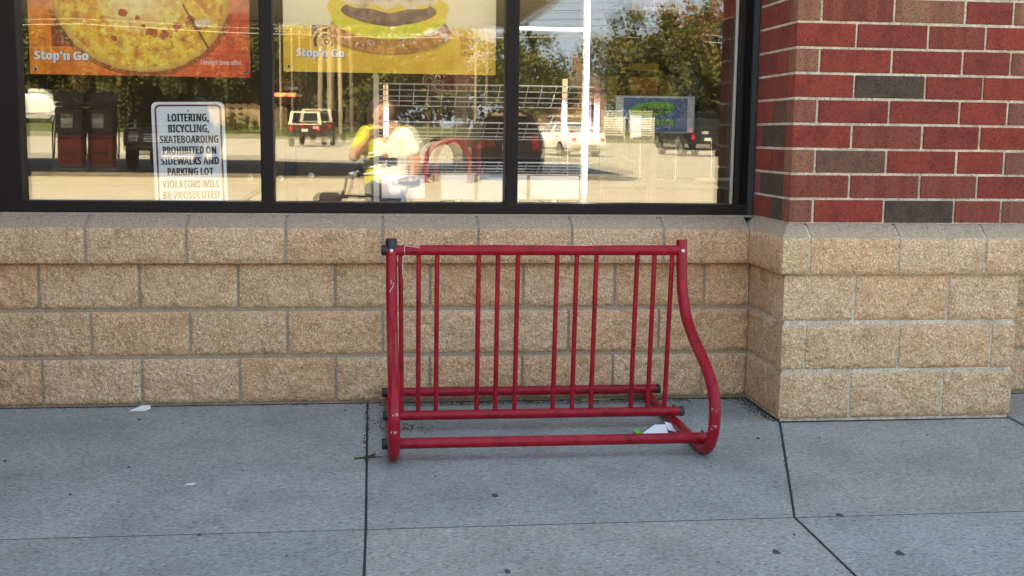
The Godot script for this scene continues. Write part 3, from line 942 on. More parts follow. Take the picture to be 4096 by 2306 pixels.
	# suction cups on the glass
	for c in [[Vector3(0.855, 0.969, -0.1335), "left pane beside the left mullion"], [Vector3(0.984, 0.965, -0.1335), "middle pane beside the left mullion"], [Vector3(1.115, 0.978, -0.1335), "middle pane, second from the left mullion"], [Vector3(1.296, 0.985, -0.1335), "middle pane, nearest the cream upright"]]:
		var t := thing("suction_cup", "clear round suction cup on the glass of the " + c[1], "suction cup", c[0], 0.0, "suction cups on the glass")
		st = new_st(true)
		var rings := []
		for q in [[0.0145, 0.0], [0.013, -0.003], [0.006, -0.006], [0.004, -0.012]]:
			var rg := []
			for k in 16: rg.append(Vector3(cos(TAU * k / 16) * q[0], sin(TAU * k / 16) * q[0], q[1]))
			rings.append(rg)
		loft(st, rings)
		obj("cup", st, "clear_cup", t)

# ---------------------------------------------------------------- posters and notice
func put_px(d: PackedByteArray, i: int, c: Color) -> void:
	d[i] = clampi(int(c.r * 255.0), 0, 255)
	d[i + 1] = clampi(int(c.g * 255.0), 0, 255)
	d[i + 2] = clampi(int(c.b * 255.0), 0, 255)

func rgb8(r: int, g: int, b: int) -> Color:
	return Color(r / 255.0, g / 255.0, b / 255.0)

func swirl_ink(dx: float, dy: float, size: float) -> float:
	# share of ring ink inside the square emblem; dx, dy from its lower right corner, in metres
	if absf(dx + size / 2) > size / 2 or absf(dy - size / 2) > size / 2: return -1.0
	var r := Vector2(dx + size * 0.28, dy - size * 0.22).length() / size
	if r < 0.12: return 1.0 if r < 0.06 else 0.0
	return 1.0 if fposmod(r, 0.24) > 0.15 and r < 0.8 else 0.0

func build_posters() -> void:
	var n1 := FastNoiseLite.new()
	n1.seed = 3
	n1.frequency = 0.012
	n1.fractal_octaves = 4
	var n2 := FastNoiseLite.new()
	n2.seed = 4
	n2.frequency = 0.026
	n2.fractal_octaves = 3
	var r := RandomNumberGenerator.new()
	r.seed = 99
	# pizza poster: 1 texel = 1.25 mm
	var k := 0.00125
	var w := 724
	var hh := 528
	var X0 := -0.043
	var Y0 := 1.394
	var d := PackedByteArray()
	d.resize(w * hh * 3)
	for j in hh:
		for i in w:
			var x := X0 + i * k
			var y := Y0 + (hh - 1 - j) * k
			var a := n1.get_noise_2d(i, j)
			var b := n2.get_noise_2d(i, j)
			var c := rgb8(240, 136, 30).lerp(rgb8(228, 78, 40), clampf((x - 0.15) * 1.4 + (1.48 - y) * 1.2 + a * 0.6, 0, 1))
			if y > 1.655: c = c.lerp(rgb8(236, 150, 104), clampf((y - 1.655) * 40.0, 0, 0.8))
			c = c * (1.0 + 0.16 * b)
			var s := swirl_ink(x - 0.131, y - 1.51, 0.083)
			if s == 0.0: c = rgb8(150, 62, 38)
			elif s > 0.0: c = rgb8(176, 84, 48)
			var e := Vector2((x - 0.415) / 0.362, (y - 1.722) / 0.312)
			var q := e.length() * (1.0 + 0.025 * n1.get_noise_2d(e.angle() * 60.0, 7.0))
			var cut := x > 0.64 and y < 1.60 and (y - 1.512) < (x - 0.690) * -1.0 + 0.0 and (y - 1.512) > (x - 0.690) * 1.9 - 0.03 and x < 0.70
			if q < 1.0:
				c = rgb8(248, 200, 50).lerp(rgb8(226, 152, 36), clampf(a * 1.5 + 0.35, 0, 1))
				if b > 0.18: c = c.lerp(rgb8(246, 226, 110), clampf((b - 0.18) * 4.0, 0, 0.9))
				if b < -0.22: c = c.lerp(rgb8(184, 120, 48), clampf((-0.22 - b) * 4.0, 0, 0.7))
				if e.length() < 0.5 and y > 1.55: c = c.lerp(rgb8(252, 240, 190), clampf((0.5 - Vector2((x - 0.40) / 0.3, (y - 1.70) / 0.22).length() * 0.5) * 1.6, 0, 0.85))
				if q > 0.93: c = c.lerp(rgb8(228, 182, 84), 0.7)
				if q > 0.972: c = c.lerp(rgb8(206, 152, 70), 0.6)
			elif q < 1.06 and y < 1.66:
				c = c * 0.72
			if q < 0.98:
				for t in [[0.40, 1.632, 0.011], [0.345, 1.655, 0.018], [0.455, 1.575, 0.02], [0.51, 1.567, 0.022], [0.56, 1.60, 0.018], [0.62, 1.62, 0.024], [0.30, 1.545, 0.014], [0.42, 1.60, 0.01], [0.65, 1.60, 0.02]]:
					if Vector2(x - t[0], (y - t[1]) * 1.3).length() < t[2] * (1.0 + b): c = rgb8(196, 70, 38).lerp(rgb8(168, 88, 50), clampf(a + 0.5, 0, 1))
				if Vector2((x - 0.66) / 0.034, (y - 1.618) / 0.02).length() < 1.0 + b * 0.4: c = rgb8(240, 214, 170)
			# the slice pulled out at the right
			var on := (y - 1.642) + (x - 0.615) * 1.75
			if q < 1.0 and absf(on) < 0.008 and x > 0.585 and x < 0.69: c = rgb8(112, 58, 30)
			if x > 0.672 and x < 0.73 and y < 1.52 + (x - 0.70) * 1.5 and q < 1.05 and y > 1.44: c = rgb8(198, 70, 46) if x > 0.688 else c
			put_px(d, (j * w + i) * 3, c * (1.0 + 0.03 * r.randfn()))
	poster("pizza_poster", "orange red poster with a cheese pizza hung in the left pane", X0, Y0, w, hh, k, d)
	var p1: Node3D = get_node("pizza_poster")
	var c1: Vector3 = p1.position
	for o in [[Vector3(0.002, -0.002, 0.0), "ink_shadow", 0.0006], [Vector3.ZERO, "ink_white", 0.0012]]:
		text("lettering", "Stop'n Go", p1, o[1], Vector3(0.086, 1.466, 0.0006) - Vector3(c1.x, c1.y, 0) + o[0] * 1.0 + Vector3(0, 0, o[2]), 0.215, 0.048, true, false)
	text("lettering", "Limited time offer.", p1, "ink_white", Vector3(0.743, 1.457, 0.001) - Vector3(c1.x, c1.y, 0), 0.172, 0.020, false)
	# breakfast sandwich poster
	w = 732
	X0 = 1.002
	Y0 = 1.424
	d = PackedByteArray()
	d.resize(w * hh * 3)
	for j in hh:
		for i in w:
			var x := X0 + i * k
			var y := Y0 + (hh - 1 - j) * k
			var a := n1.get_noise_2d(i + 900, j)
			var b := n2.get_noise_2d(i + 900, j)
			var c := rgb8(242, 194, 56).lerp(rgb8(234, 178, 40), clampf(a + 0.5, 0, 1))
			if y > 1.598: c = c.lerp(rgb8(250, 232, 184), clampf((y - 1.598) * 30.0, 0, 1))
			var s := swirl_ink(x - 1.211, y - 1.532, 0.09)
			if s == 0.0: c = rgb8(120, 54, 26)
			elif s > 0.0: c = rgb8(236, 196, 110)
			# drop shadow printed round the food
			var sh := Vector2((x - 1.455) / 0.278, (y - 1.585) / 0.088).length()
			if sh < 1.0: c = c * lerpf(0.72, 1.0, clampf((sh - 0.9) * 10.0, 0, 1))
			# muffin base
			var m := Vector2((x - 1.452) / 0.262, (y - 1.602) / 0.100).length()
			if m < 1.0 and y < 1.66:
				c = rgb8(210, 142, 62).lerp(rgb8(174, 102, 42), clampf(0.5 + a * 1.2 + (1.55 - y) * 5.0, 0, 1))
				c = c * (1.0 + 0.10 * b)
				if m > 0.95: c = c * 0.86
			# yellow-green melted slice
			var g := Vector2((x - 1.450) / 0.250, (y - 1.668) / 0.100).length()
			if g < 1.0 and y < 1.70: c = rgb8(244, 222, 44).lerp(rgb8(226, 218, 44), clampf(0.5 + a, 0, 1)) * (1.0 + 0.05 * b)
			if absf(x - 1.45) > 0.16 and Vector2((x - 1.45) / 0.262, (y - 1.70) / 0.08).length() < 1.0 and y > 1.63: c = rgb8(240, 206, 60) * (1.0 + 0.05 * b)
			# meat
			var p := Vector2((x - 1.452) / 0.205, (y - 1.672) / 0.050 - absf(x - 1.452) * 1.6).length()
			if p < 1.0:
				c = rgb8(156, 116, 86).lerp(rgb8(116, 80, 56), clampf(0.5 + b * 1.4, 0, 1))
			# egg and upper half
			if Vector2((x - 1.45) / 0.265, (y - 1.80) / 0.115 + 0.12 * sin(x * 40.0) * 0.4).length() < 1.0:
				c = rgb8(240, 206, 60) if y < 1.705 + 0.01 * sin(x * 60.0) else rgb8(236, 214, 176).lerp(rgb8(206, 160, 110), clampf(a * 1.5 + 0.3, 0, 1))
			if y > 1.80 and Vector2((x - 1.45) / 0.29, (y - 1.80) / 0.14).length() < 1.0: c = rgb8(206, 146, 74) * (1.0 + 0.12 * b)
			put_px(d, (j * w + i) * 3, c * (1.0 + 0.03 * r.randfn()))
	poster("sandwich_poster", "yellow poster with a breakfast sandwich hung in the middle pane", X0, Y0, w, hh, k, d)
	var p2: Node3D = get_node("sandwich_poster")
	var c2: Vector3 = p2.position
	for o in [[Vector3(0.002, -0.002, 0.0), "ink_shadow", 0.0006], [Vector3.ZERO, "ink_white", 0.0012]]:
		text("lettering", "Stop'n Go", p2, o[1], Vector3(1.159, 1.499, 0.0006) - Vector3(c2.x, c2.y, 0) + o[0] + Vector3(0, 0, o[2]), 0.202, 0.046)
	var yy := 1.575
	for l in [["Limited", 0.083], ["time", 0.047], ["offer.", 0.06]]:
		text("lettering", l[0], p2, "ink_brown", Vector3(1.764 + l[1] / 2, yy, 0.001) - Vector3(c2.x, c2.y, 0), l[1], 0.021, false)
		yy -= 0.031

func poster(called: String, label: String, X0: float, Y0: float, w: int, hh: int, k: float, d: PackedByteArray) -> void:
	var t := thing(called, label, "poster", Vector3(X0 + w * k / 2, Y0, -0.155), 0.0, "posters in the window")
	var m := mat(called, Color.WHITE, 0.45)
	m.albedo_texture = ImageTexture.create_from_image(Image.create_from_data(w, hh, false, Image.FORMAT_RGB8, d))
	m.texture_repeat = false
	var a := w * k / 2
	var h := hh * k
	var st := new_st()
	uvquad(st, Vector3(-a, 0, 0.0004), Vector3(a, 0, 0.0004), Vector3(a, h, 0.0004), Vector3(-a, h, 0.0004))
	obj("print", st, m, t)
	obj("sheet", boxm(Vector3(-a, 0, -0.0008), Vector3(a, h, 0.0)), "vinyl_back", t)
	for s in [-1, 1]:
		for y in [0.022, h - 0.022]:
			var pts := []
			for q in 13: pts.append(Vector3(s * (a - 0.022) + cos(TAU * q / 12) * 0.0065, y + sin(TAU * q / 12) * 0.0065, 0.0012))
			var e := obj("eyelet", tubem(pts, 0.0018, 5), "eyelet", t)
			obj("hole", tubem([Vector3(s * (a - 0.022), y, 0.0), Vector3(s * (a - 0.022), y, 0.001)], 0.005, 10), "ink_black", e)
		obj("string", tubem([Vector3(s * (a - 0.022), h - 0.02, -0.002), Vector3(s * (a - 0.022), 2.74 - Y0, -0.004)], 0.0012, 4), "paper_white", t)

func round_rect(w: float, h: float, r: float) -> Array:
	var p := []
	for q in [[w / 2 - r, h / 2 - r, 0.0], [-w / 2 + r, h / 2 - r, 90.0], [-w / 2 + r, -h / 2 + r, 180.0], [w / 2 - r, -h / 2 + r, 270.0]]:
		for k in 7:
			var a := deg_to_rad(q[2] + k * 15.0)
			p.append(Vector3(q[0] + cos(a) * r, q[1] + sin(a) * r, 0))
	return p

func build_notice() -> void:
	var W := 0.305
	var H := 0.457
	var t := thing("no_loitering_sign", "white metal notice with maroon border forbidding loitering, bicycling and skateboarding", "sign", Vector3(0.602, 1.288 - H / 2, -0.150))
	t.rotation = Vector3(-0.012, 0, 0.020)
	var front := round_rect(W, H, 0.024)
	var back := []
	for p in front: back.append(p - Vector3(0, 0, 0.002))
	var st := new_st()
	loft(st, [back, front])
	obj("plate", st, "sign_white", t)
	st = new_st()
	var o := round_rect(W - 0.026, H - 0.022, 0.021)
	var i := round_rect(W - 0.042, H - 0.038, 0.015)
	for k in o.size():
		var q := (k + 1) % o.size()
		var z := Vector3(0, 0, 0.0007)
		face(st, [o[k] + z, o[q] + z, i[q] + z, i[k] + z], Vector3(0, 0, -1))
	obj("border", st, "ink_maroon", t)
	var top := H / 2
	for l in [["LOITERING,", 0.066, 0.170], ["BICYCLING,", 0.112, 0.169], ["SKATEBOARDING", 0.158, 0.243], ["PROHIBITED ON", 0.2045, 0.222], ["SIDEWALKS AND", 0.250, 0.2415], ["PARKING LOT", 0.2956, 0.190], ["VIOLATORS WILL", 0.349, 0.240], ["BE PROSECUTED", 0.3955, 0.236]]:
		var comma: bool = l[0].ends_with(",")
		text("lettering", l[0], t, "ink_black", Vector3(0, top - l[1] - (0.003 if comma else 0.0), 0.0008), l[2], 0.032 + (0.007 if comma else 0.0))
	for y in [top - 0.037, -top + 0.012]:
		obj("bolt_hole", tubem([Vector3(0, y, 0.0), Vector3(0, y, 0.0009)], 0.0038, 12), "ink_black", t)

# ---------------------------------------------------------------- bike rack and litter
func build_bike_rack() -> void:
	var t := thing("bike_rack", "red tubular bike rack with curved ends standing against the block wall", "bike rack", Vector3(1.45, 0.0, 0.0))
	var R := 0.0213
	var span := 1.14
	var side := [Vector2(0.763, 0.537), Vector2(0.708, 0.545), Vector2(0.6145, 0.558), Vector2(0.554, 0.578), Vector2(0.469, 0.644), Vector2(0.409, 0.748), Vector2(0.358, 0.872), Vector2(0.311, 0.970), Vector2(0.2585, 1.035), Vector2(0.204, 1.058), Vector2(0.1455, 1.0565), Vector2(0.090, 1.034), Vector2(0.047, 0.992), Vector2(0.0235, 0.93), Vector2(0.0215, 0.82), Vector2(0.0215, 0.45), Vector2(0.0215, 0.03)]
	for x in [0.0, span]:
		var pts := []
		for p in side: pts.append(Vector3(x, p.x if x > 0 else p.x - (0.04 if p.x > 0.75 else 0.0), p.y))
		obj("end_frame", tubem(rounded(pts, 5), R, 14), "rack_red", t)
	var bars := {"top_rail": [0.722, 0.540, -0.018, span + 0.012, 0.0203], "lower_rail": [0.0628, 0.500, -0.012, span + 0.02, 0.0196], "front_rail": [0.0628, 0.920, -0.020, span + 0.010, 0.0196], "rear_rail": [0.0628, 0.080, -0.012, span + 0.026, 0.0196]}
	for b in bars:
		var v: Array = bars[b]
		obj(b, tubem([Vector3(v[2], v[0], v[1]), Vector3(v[3], v[0], v[1])], v[4], 14), "rack_red", t)
		for s in [0, 1]:
			if b == "top_rail" and s == 1: continue
			var x: float = v[3] if s else v[2]
			var k := 1.0 if s else -1.0
			obj("end_plug", tubem([Vector3(x + k * 0.0002, v[0], v[1]), Vector3(x + k * 0.017, v[0], v[1]), Vector3(x + k * 0.021, v[0], v[1])], [v[4] * 1.03, v[4] * 1.03, v[4] * 0.85], 14), "plug_black", t)
	obj("end_plug", tubem([Vector3(0, 0.724, 0.543), Vector3(0, 0.760, 0.538), Vector3(0, 0.766, 0.537)], [R * 1.06, R * 1.06, R * 0.9], 14), "plug_black", t)
	for b in [[1.4857, 1.49], [1.5547, 1.555], [1.6256, 1.625], [1.7867, 1.787], [1.8616, 1.861], [1.9398, 1.938], [2.0942, 2.092], [2.1718, 2.170], [2.2498, 2.247], [2.4130, 2.410], [2.4823, 2.480], [2.5534, 2.550]]:
		obj("upright_bar", tubem([Vector3(b[1] - 1.45, 0.0765, 0.5), Vector3(b[0] - 1.45, 0.708, 0.540)], 0.0094, 10), "rack_red", t)
	for p in [[0.0, 0.722, 0.543], [span, 0.722, 0.543]]:
		var v := Vector3(p[0], p[1], p[2])
		obj("bolt", tubem([v + Vector3(0, 0, R * 0.9), v + Vector3(0, 0, R + 0.003), v + Vector3(0, 0, R + 0.006)], [0.0068, 0.0068, 0.004], 10), "bolt_white", t)
	for p in [[span - 0.002, 0.500], [span - 0.002, 0.920]]:
		obj("bolt", tubem([Vector3(p[0], 0.077, p[1]), Vector3(p[0], 0.086, p[1]), Vector3(p[0], 0.090, p[1])], [0.0065, 0.0065, 0.004], 8), "plug_black", t)
	# places where the paint is worn to bare metal on the two bows
	var worn := RandomNumberGenerator.new()
	worn.seed = 8
	for x in [0.0, span]:
		for i in 90:
			var h := worn.randfn(0.155 if x > 0 else 0.135, 0.035)
			if h < 0.05 or h > 0.27: continue
			var bow := 0.0
			for q in side.size() - 1:
				var a: Vector2 = side[q]
				var b: Vector2 = side[q + 1]
				if h <= a.x and h >= b.x and a.y > 0.9: bow = lerpf(a.y, b.y, (a.x - h) / maxf(a.x - b.x, 0.0001))
			if bow == 0.0: continue
			var turn := worn.randfn(-0.05 if x == 0.0 else -0.30, 0.30)
			var rad := worn.randf_range(0.001, 0.0038) * (2.2 if i < 5 else 1.0)
			var st := new_st()
			var ring := []
			for k in 7:
				var a := TAU * k / 7.0
				var q := rad * worn.randf_range(0.5, 1.2)
				var th := turn + cos(a) * q / R
				ring.append(Vector3(x + sin(th) * (R + 0.0005), h + sin(a) * q * 1.7, bow + cos(th) * (R + 0.0005) - absf(sin(a) * q) * 0.1))
			face(st, ring, Vector3(x, h, bow))
			obj("worn_patch", st, "bare_steel", t)
	# white scrawl on the top rail and first bar, sticker print on the left post
	var z := 0.540
	var wrap := func(x: float, a: float) -> Vector3: return Vector3(x, 0.722 + sin(a) * 0.0207, z + cos(a) * 0.0207)
	obj("scrawl", tubem([wrap.call(0.052, -0.7), wrap.call(0.049, 0.1), wrap.call(0.050, 0.9), wrap.call(0.062, 1.0), wrap.call(0.085, 0.75), wrap.call(0.105, 0.55), wrap.call(0.108, 1.0), wrap.call(0.085, 1.15)], 0.0011, 5), "scratch_white", t)
	obj("scrawl", tubem([Vector3(0.0445, 0.700, 0.5475), Vector3(0.0435, 0.668, 0.5445), Vector3(0.0430, 0.640, 0.5435), Vector3(0.0455, 0.612, 0.5425)], 0.0012, 5), "scratch_white", t)
	var post := func(dx: float, y: float) -> Vector3: return Vector3(dx, y, (0.558 + (0.6145 - y) * 0.30 if y < 0.6145 else 0.552) + sqrt(R * R - dx * dx) + 0.0007)
	obj("sticker_print", tubem([post.call(-0.008, 0.560), post.call(-0.004, 0.575), post.call(0.006, 0.588), post.call(0.010, 0.603), post.call(0.002, 0.597), post.call(-0.003, 0.610), post.call(0.009, 0.616)], 0.0010, 5), "scratch_white", t)
	for y in [0.545, 0.536, 0.529]:
		obj("sticker_print", tubem([post.call(-0.013, y), post.call(0.0, y), post.call(0.013, y)], 0.0011, 5), "scratch_white", t)

func scrap(called: String, label: String, m: String, at: Vector3, pts: Array, group := "") -> void:
	var t := thing(called, label, "litter", at, 0.0, group)
	var st := new_st()
	var up := []
	var lo := []
	for p in pts:
		up.append(p)
		lo.append(p - Vector3(0, 0.0008, 0))
	loft(st, [lo, up])
	obj("sheet", st, m, t)

func build_litter() -> void:
	scrap("paper_scrap", "curled white paper scrap at the wall foot on the left", "paper_white", Vector3(0.40, 0.0, 0.075), [Vector3(-0.035, 0.002, 0.02), Vector3(0.03, 0.002, 0.02), Vector3(0.05, 0.006, 0.0), Vector3(0.044, 0.014, -0.03), Vector3(0.005, 0.013, -0.03)], "paper scraps on the pavement")
	scrap("paper_scrap", "tiny white paper scrap lying alone on the left pavement slab", "paper_white", Vector3(0.774, 0.0, 1.157), [Vector3(-0.018, 0.0015, 0.008), Vector3(0.012, 0.0015, 0.004), Vector3(0.017, 0.0025, -0.009), Vector3(-0.008, 0.0025, -0.004)], "paper scraps on the pavement")
	scrap("paper_scrap", "bright white folded paper scrap under the rack's right end", "paper_white", Vector3(2.495, 0.0, 0.60), [Vector3(-0.09, 0.002, 0.06), Vector3(0.035, 0.002, 0.06), Vector3(0.045, 0.026, -0.03), Vector3(0.0, 0.026, -0.03)], "paper scraps on the pavement")
	scrap("paper_scrap", "small white paper corner under the rack's right foot rail", "paper_white", Vector3(2.548, 0.0, 0.575), [Vector3(-0.006, 0.012, 0.03), Vector3(0.036, 0.002, 0.036), Vector3(0.036, 0.020, -0.03), Vector3(-0.006, 0.030, -0.036)], "paper scraps on the pavement")
	scrap("sweet_wrapper", "bright green sweet wrapper under the rack", "paper_green", Vector3(2.418, 0.0, 0.60), [Vector3(-0.008, 0.003, 0.05), Vector3(0.016, 0.003, 0.05), Vector3(0.008, 0.010, 0.0), Vector3(-0.004, 0.014, -0.03), Vector3(-0.014, 0.010, 0.0)])
	scrap("pebble", "pale pebble behind the rack's lower rail", "mortar_pale", Vector3(1.895, 0.0, 0.375), [Vector3(-0.006, 0.007, 0.006), Vector3(0.006, 0.006, 0.006), Vector3(0.007, 0.008, -0.005), Vector3(-0.005, 0.009, -0.005)])
	# twigs
	for g in [[Vector3(1.359, 0.003, 0.885), 0.10, 0.15, "dark twig lying across the pavement joint beside the rack"], [Vector3(1.372, 0.003, 0.862), 0.05, 0.9, "short dark twig on the pavement joint beside the rack"], [Vector3(2.36, 0.004, 0.03), 0.13, 0.02, "pale straw at the wall foot behind the rack"]]:
		var d: Vector3 = Vector3(cos(g[2]), 0, -sin(g[2])) * g[1] / 2
		var t := thing("twig", g[3], "twig", g[0], 0.0, "twigs on the pavement")
		obj("stem", tubem([-d, Vector3(0, 0.004, 0.004), d], [0.003, 0.0034, 0.002], 5), "straw" if g[1] > 0.12 else "twig", t)
		if g[1] < 0.12:
			obj("side_shoot", tubem([Vector3(0, 0.004, 0.004), Vector3(0.012, 0.006, -0.02)], [0.0022, 0.001], 4), "twig", t)
	# leaf crumbs and dirt swept against the wall, and weeds in the joint
	var st := new_st()
	var r := RandomNumberGenerator.new()
	r.seed = 77
	var spots := []
	for i in 620: spots.append(Vector2(r.randf_range(1.40, 2.78), absf(r.randfn(0.0, 0.03)) + 0.014))  # real crumbs, packed denser to deepen the contact shade behind the rack
	for i in 170:
		var a := r.randf()
		spots.append(Vector2(2.78 + 0.25 * sqrt(a), 0.02 + absf(r.randfn(0, 0.04)) * a))
	for i in 240:
		var zz := r.randf_range(0.02, 0.46)
		spots.append(Vector2(3.034 - absf(r.randfn(0, 0.035)) * (1.1 - zz * 1.8), zz))
	for i in 120: spots.append(Vector2(1.355 + r.randfn(0, 0.006), r.randf_range(0.03, 0.95)))
	for i in 90: spots.append(Vector2(r.randfn(1.50, 0.05), r.randfn(0.44, 0.05)))
	for i in 40: spots.append(Vector2(r.randfn(1.42, 0.03), r.randfn(0.30, 0.08)))
	for i in 110: spots.append(Vector2(r.randf_range(-0.3, 1.4), absf(r.randfn(0.0, 0.008)) + 0.014))
	for i in 90: spots.append(Vector2(r.randf_range(3.06, 4.06), 0.466 + absf(r.randfn(0.0, 0.005))))
	for i in 46: spots.append(Vector2(lerpf(3.045, 2.676, i / 46.0) + r.randfn(0, 0.004), lerpf(0.47, 1.65, i / 46.0)))
	for s in spots:
		var q := r.randf_range(0.0015, 0.0055)
		var a := r.randf() * TAU
		var c := Vector3(s.x, 0.001, s.y)
		var u := Vector3(cos(a), 0, sin(a)) * q
		var v := Vector3(-sin(a), 0, cos(a)) * q * r.randf_range(0.4, 1.0)
		var top := c + Vector3(0, r.randf_range(0.002, 0.006), 0)
		tri(st, c - u, top, c + v)
		tri(st, c + v, top, c + u)
		tri(st, c + u, top, c - v)
		tri(st, c - v, top, c - u)
	var o := obj("leaf_litter", st, "twig")
	tag(o, "dark leaf crumbs and dirt gathered along the wall foot and pavement joints", "leaf litter", "", "stuff")

# ---------------------------------------------------------------- filling station behind the photographer
func build_fuel_station() -> void:
	var t := thing("fuel_canopy", "flat beige filling station canopy on square columns", "canopy", Vector3(0, 0, 0))
	obj("ceiling", boxm(Vector3(-15.0, 4.28, 19.05), Vector3(5.65, 4.36, 28.95)), "canopy_beige", t)
	for i in 20:
		obj("ceiling_panel", boxm(Vector3(-14.9 + i * 1.027, 4.255, 19.1), Vector3(-14.9 + i * 1.027 + 1.0, 4.2795, 28.9), 0.008), "canopy_beige", t)
	obj("fascia", boxm(Vector3(-15.1, 4.22, 28.96), Vector3(5.75, 5.15, 29.1), 0.02), "canopy_fascia", t)
	obj("fascia", boxm(Vector3(-15.1, 4.22, 18.9), Vector3(5.75, 5.15, 19.04), 0.02), "canopy_fascia", t)
	obj("fascia", boxm(Vector3(5.66, 4.22, 19.045), Vector3(5.78, 5.15, 28.955), 0.02), "canopy_fascia", t)
	obj("fascia", boxm(Vector3(-15.12, 4.22, 19.045), Vector3(-15.01, 5.15, 28.955), 0.02), "canopy_fascia", t)
	obj("trim", boxm(Vector3(-15.0, 4.19, 28.70), Vector3(5.64, 4.25, 28.955)), "canopy_trim", t)
	obj("roof", boxm(Vector3(-15.0, 4.9, 19.05), Vector3(5.65, 5.0, 28.95)), "asphalt", t)
	for x in [-11.5, 3.4]:
		obj("column", boxm(Vector3(x, lot_y(23.6), 23.6), Vector3(x + 0.3, 4.254, 23.9), 0.02), "canopy_beige", t)
	for p in [[-6.0, 25.0, "fuel pump with red base under the canopy, left of two"], [-5.33, 25.3, "fuel pump with red base under the canopy, right of two"]]:
		var q := thing("fuel_pump", p[2], "fuel pump", Vector3(p[0], lot_y(p[1]), p[1]), 0.0, "fuel pumps under the canopy")
		obj("plinth", boxm(Vector3(-0.42, 0.0, -0.35), Vector3(0.42, 0.14, 0.35), 0.02), "concrete_walk", q)
		obj("base_cabinet", boxm(Vector3(-0.29, 0.141, -0.24), Vector3(0.29, 0.86, 0.24), 0.03), "pump_red", q)
		obj("head", boxm(Vector3(-0.32, 0.861, -0.25), Vector3(0.32, 1.62, 0.25), 0.03), "black_plastic", q)
		obj("screen", boxm(Vector3(-0.18, 1.12, -0.262), Vector3(0.10, 1.36, -0.2505), 0.004), "sign_grey", q)
		obj("topper", boxm(Vector3(-0.36, 1.66, -0.2), Vector3(0.36, 2.0, 0.2), 0.02), "black_plastic", q)
		obj("door_handle", boxm(Vector3(-0.17, 0.46, -0.252), Vector3(0.17, 0.53, -0.2405), 0.005), "black_plastic", q)
		for s in [-1, 1]:
			obj("hose", tubem(rounded([Vector3(s * 0.33, 1.5, 0.0), Vector3(s * 0.42, 1.1, -0.08), Vector3(s * 0.42, 0.4, -0.12), Vector3(s * 0.38, 0.55, -0.15), Vector3(s * 0.35, 1.05, -0.15)], 5), 0.018, 7), "rubber", q)
	for p in [[3.13, 21.8, "red pipe guard hoop in front of the canopy column, nearer of two"], [3.05, 25.4, "red pipe guard hoop behind the canopy column, farther of two"]]:
		var h := thing("guard_hoop", p[2], "guard hoop", Vector3(p[0], lot_y(p[1]), p[1]), 0.0, "red guard hoops at the fuel island")
		var pts := [Vector3(-0.5, 0.0, 0), Vector3(-0.5, 0.5, 0)]
		for k in 13: pts.append(Vector3(-cos(PI * k / 12) * 0.5, 0.5 + sin(PI * k / 12) * 0.45, 0))
		pts.append(Vector3(0.5, 0.0, 0))
		obj("pipe", tubem(pts, 0.057, 12), "hoop_red", h)
		for s in [-1, 1]:
			obj("base_flange", tubem([Vector3(s * 0.5, 0.0, 0), Vector3(s * 0.5, 0.02, 0)], 0.11, 12), "hoop_red", h)
	var isl := thing("pump_island", "raised concrete island under the fuel canopy beside the dark car", "kerb", Vector3(3.3, lot_y(23.6), 23.6))
	obj("kerb", boxm(Vector3(-0.5, -0.1, -1.5), Vector3(0.6, 0.14, 1.5), 0.03), "concrete_walk", isl)

# ---------------------------------------------------------------- vehicles
func pane_on(a: Vector3, b: Vector3, c: Vector3, d: Vector3, inside: Vector3, k := 0.86) -> SurfaceTool:
	var m := (a + b + c + d) / 4.0
	var n := (b - a).cross(d - a).normalized()
	if n.dot(m - inside) < 0: n = -n
	var st := new_st()
	var up := []
	var lo := []
	for p in [a, b, c, d]:
		up.append(m + (p - m) * k + n * 0.012)
		lo.append(m + (p - m) * k - n * 0.005)
	loft(st, [lo, up])
	return st

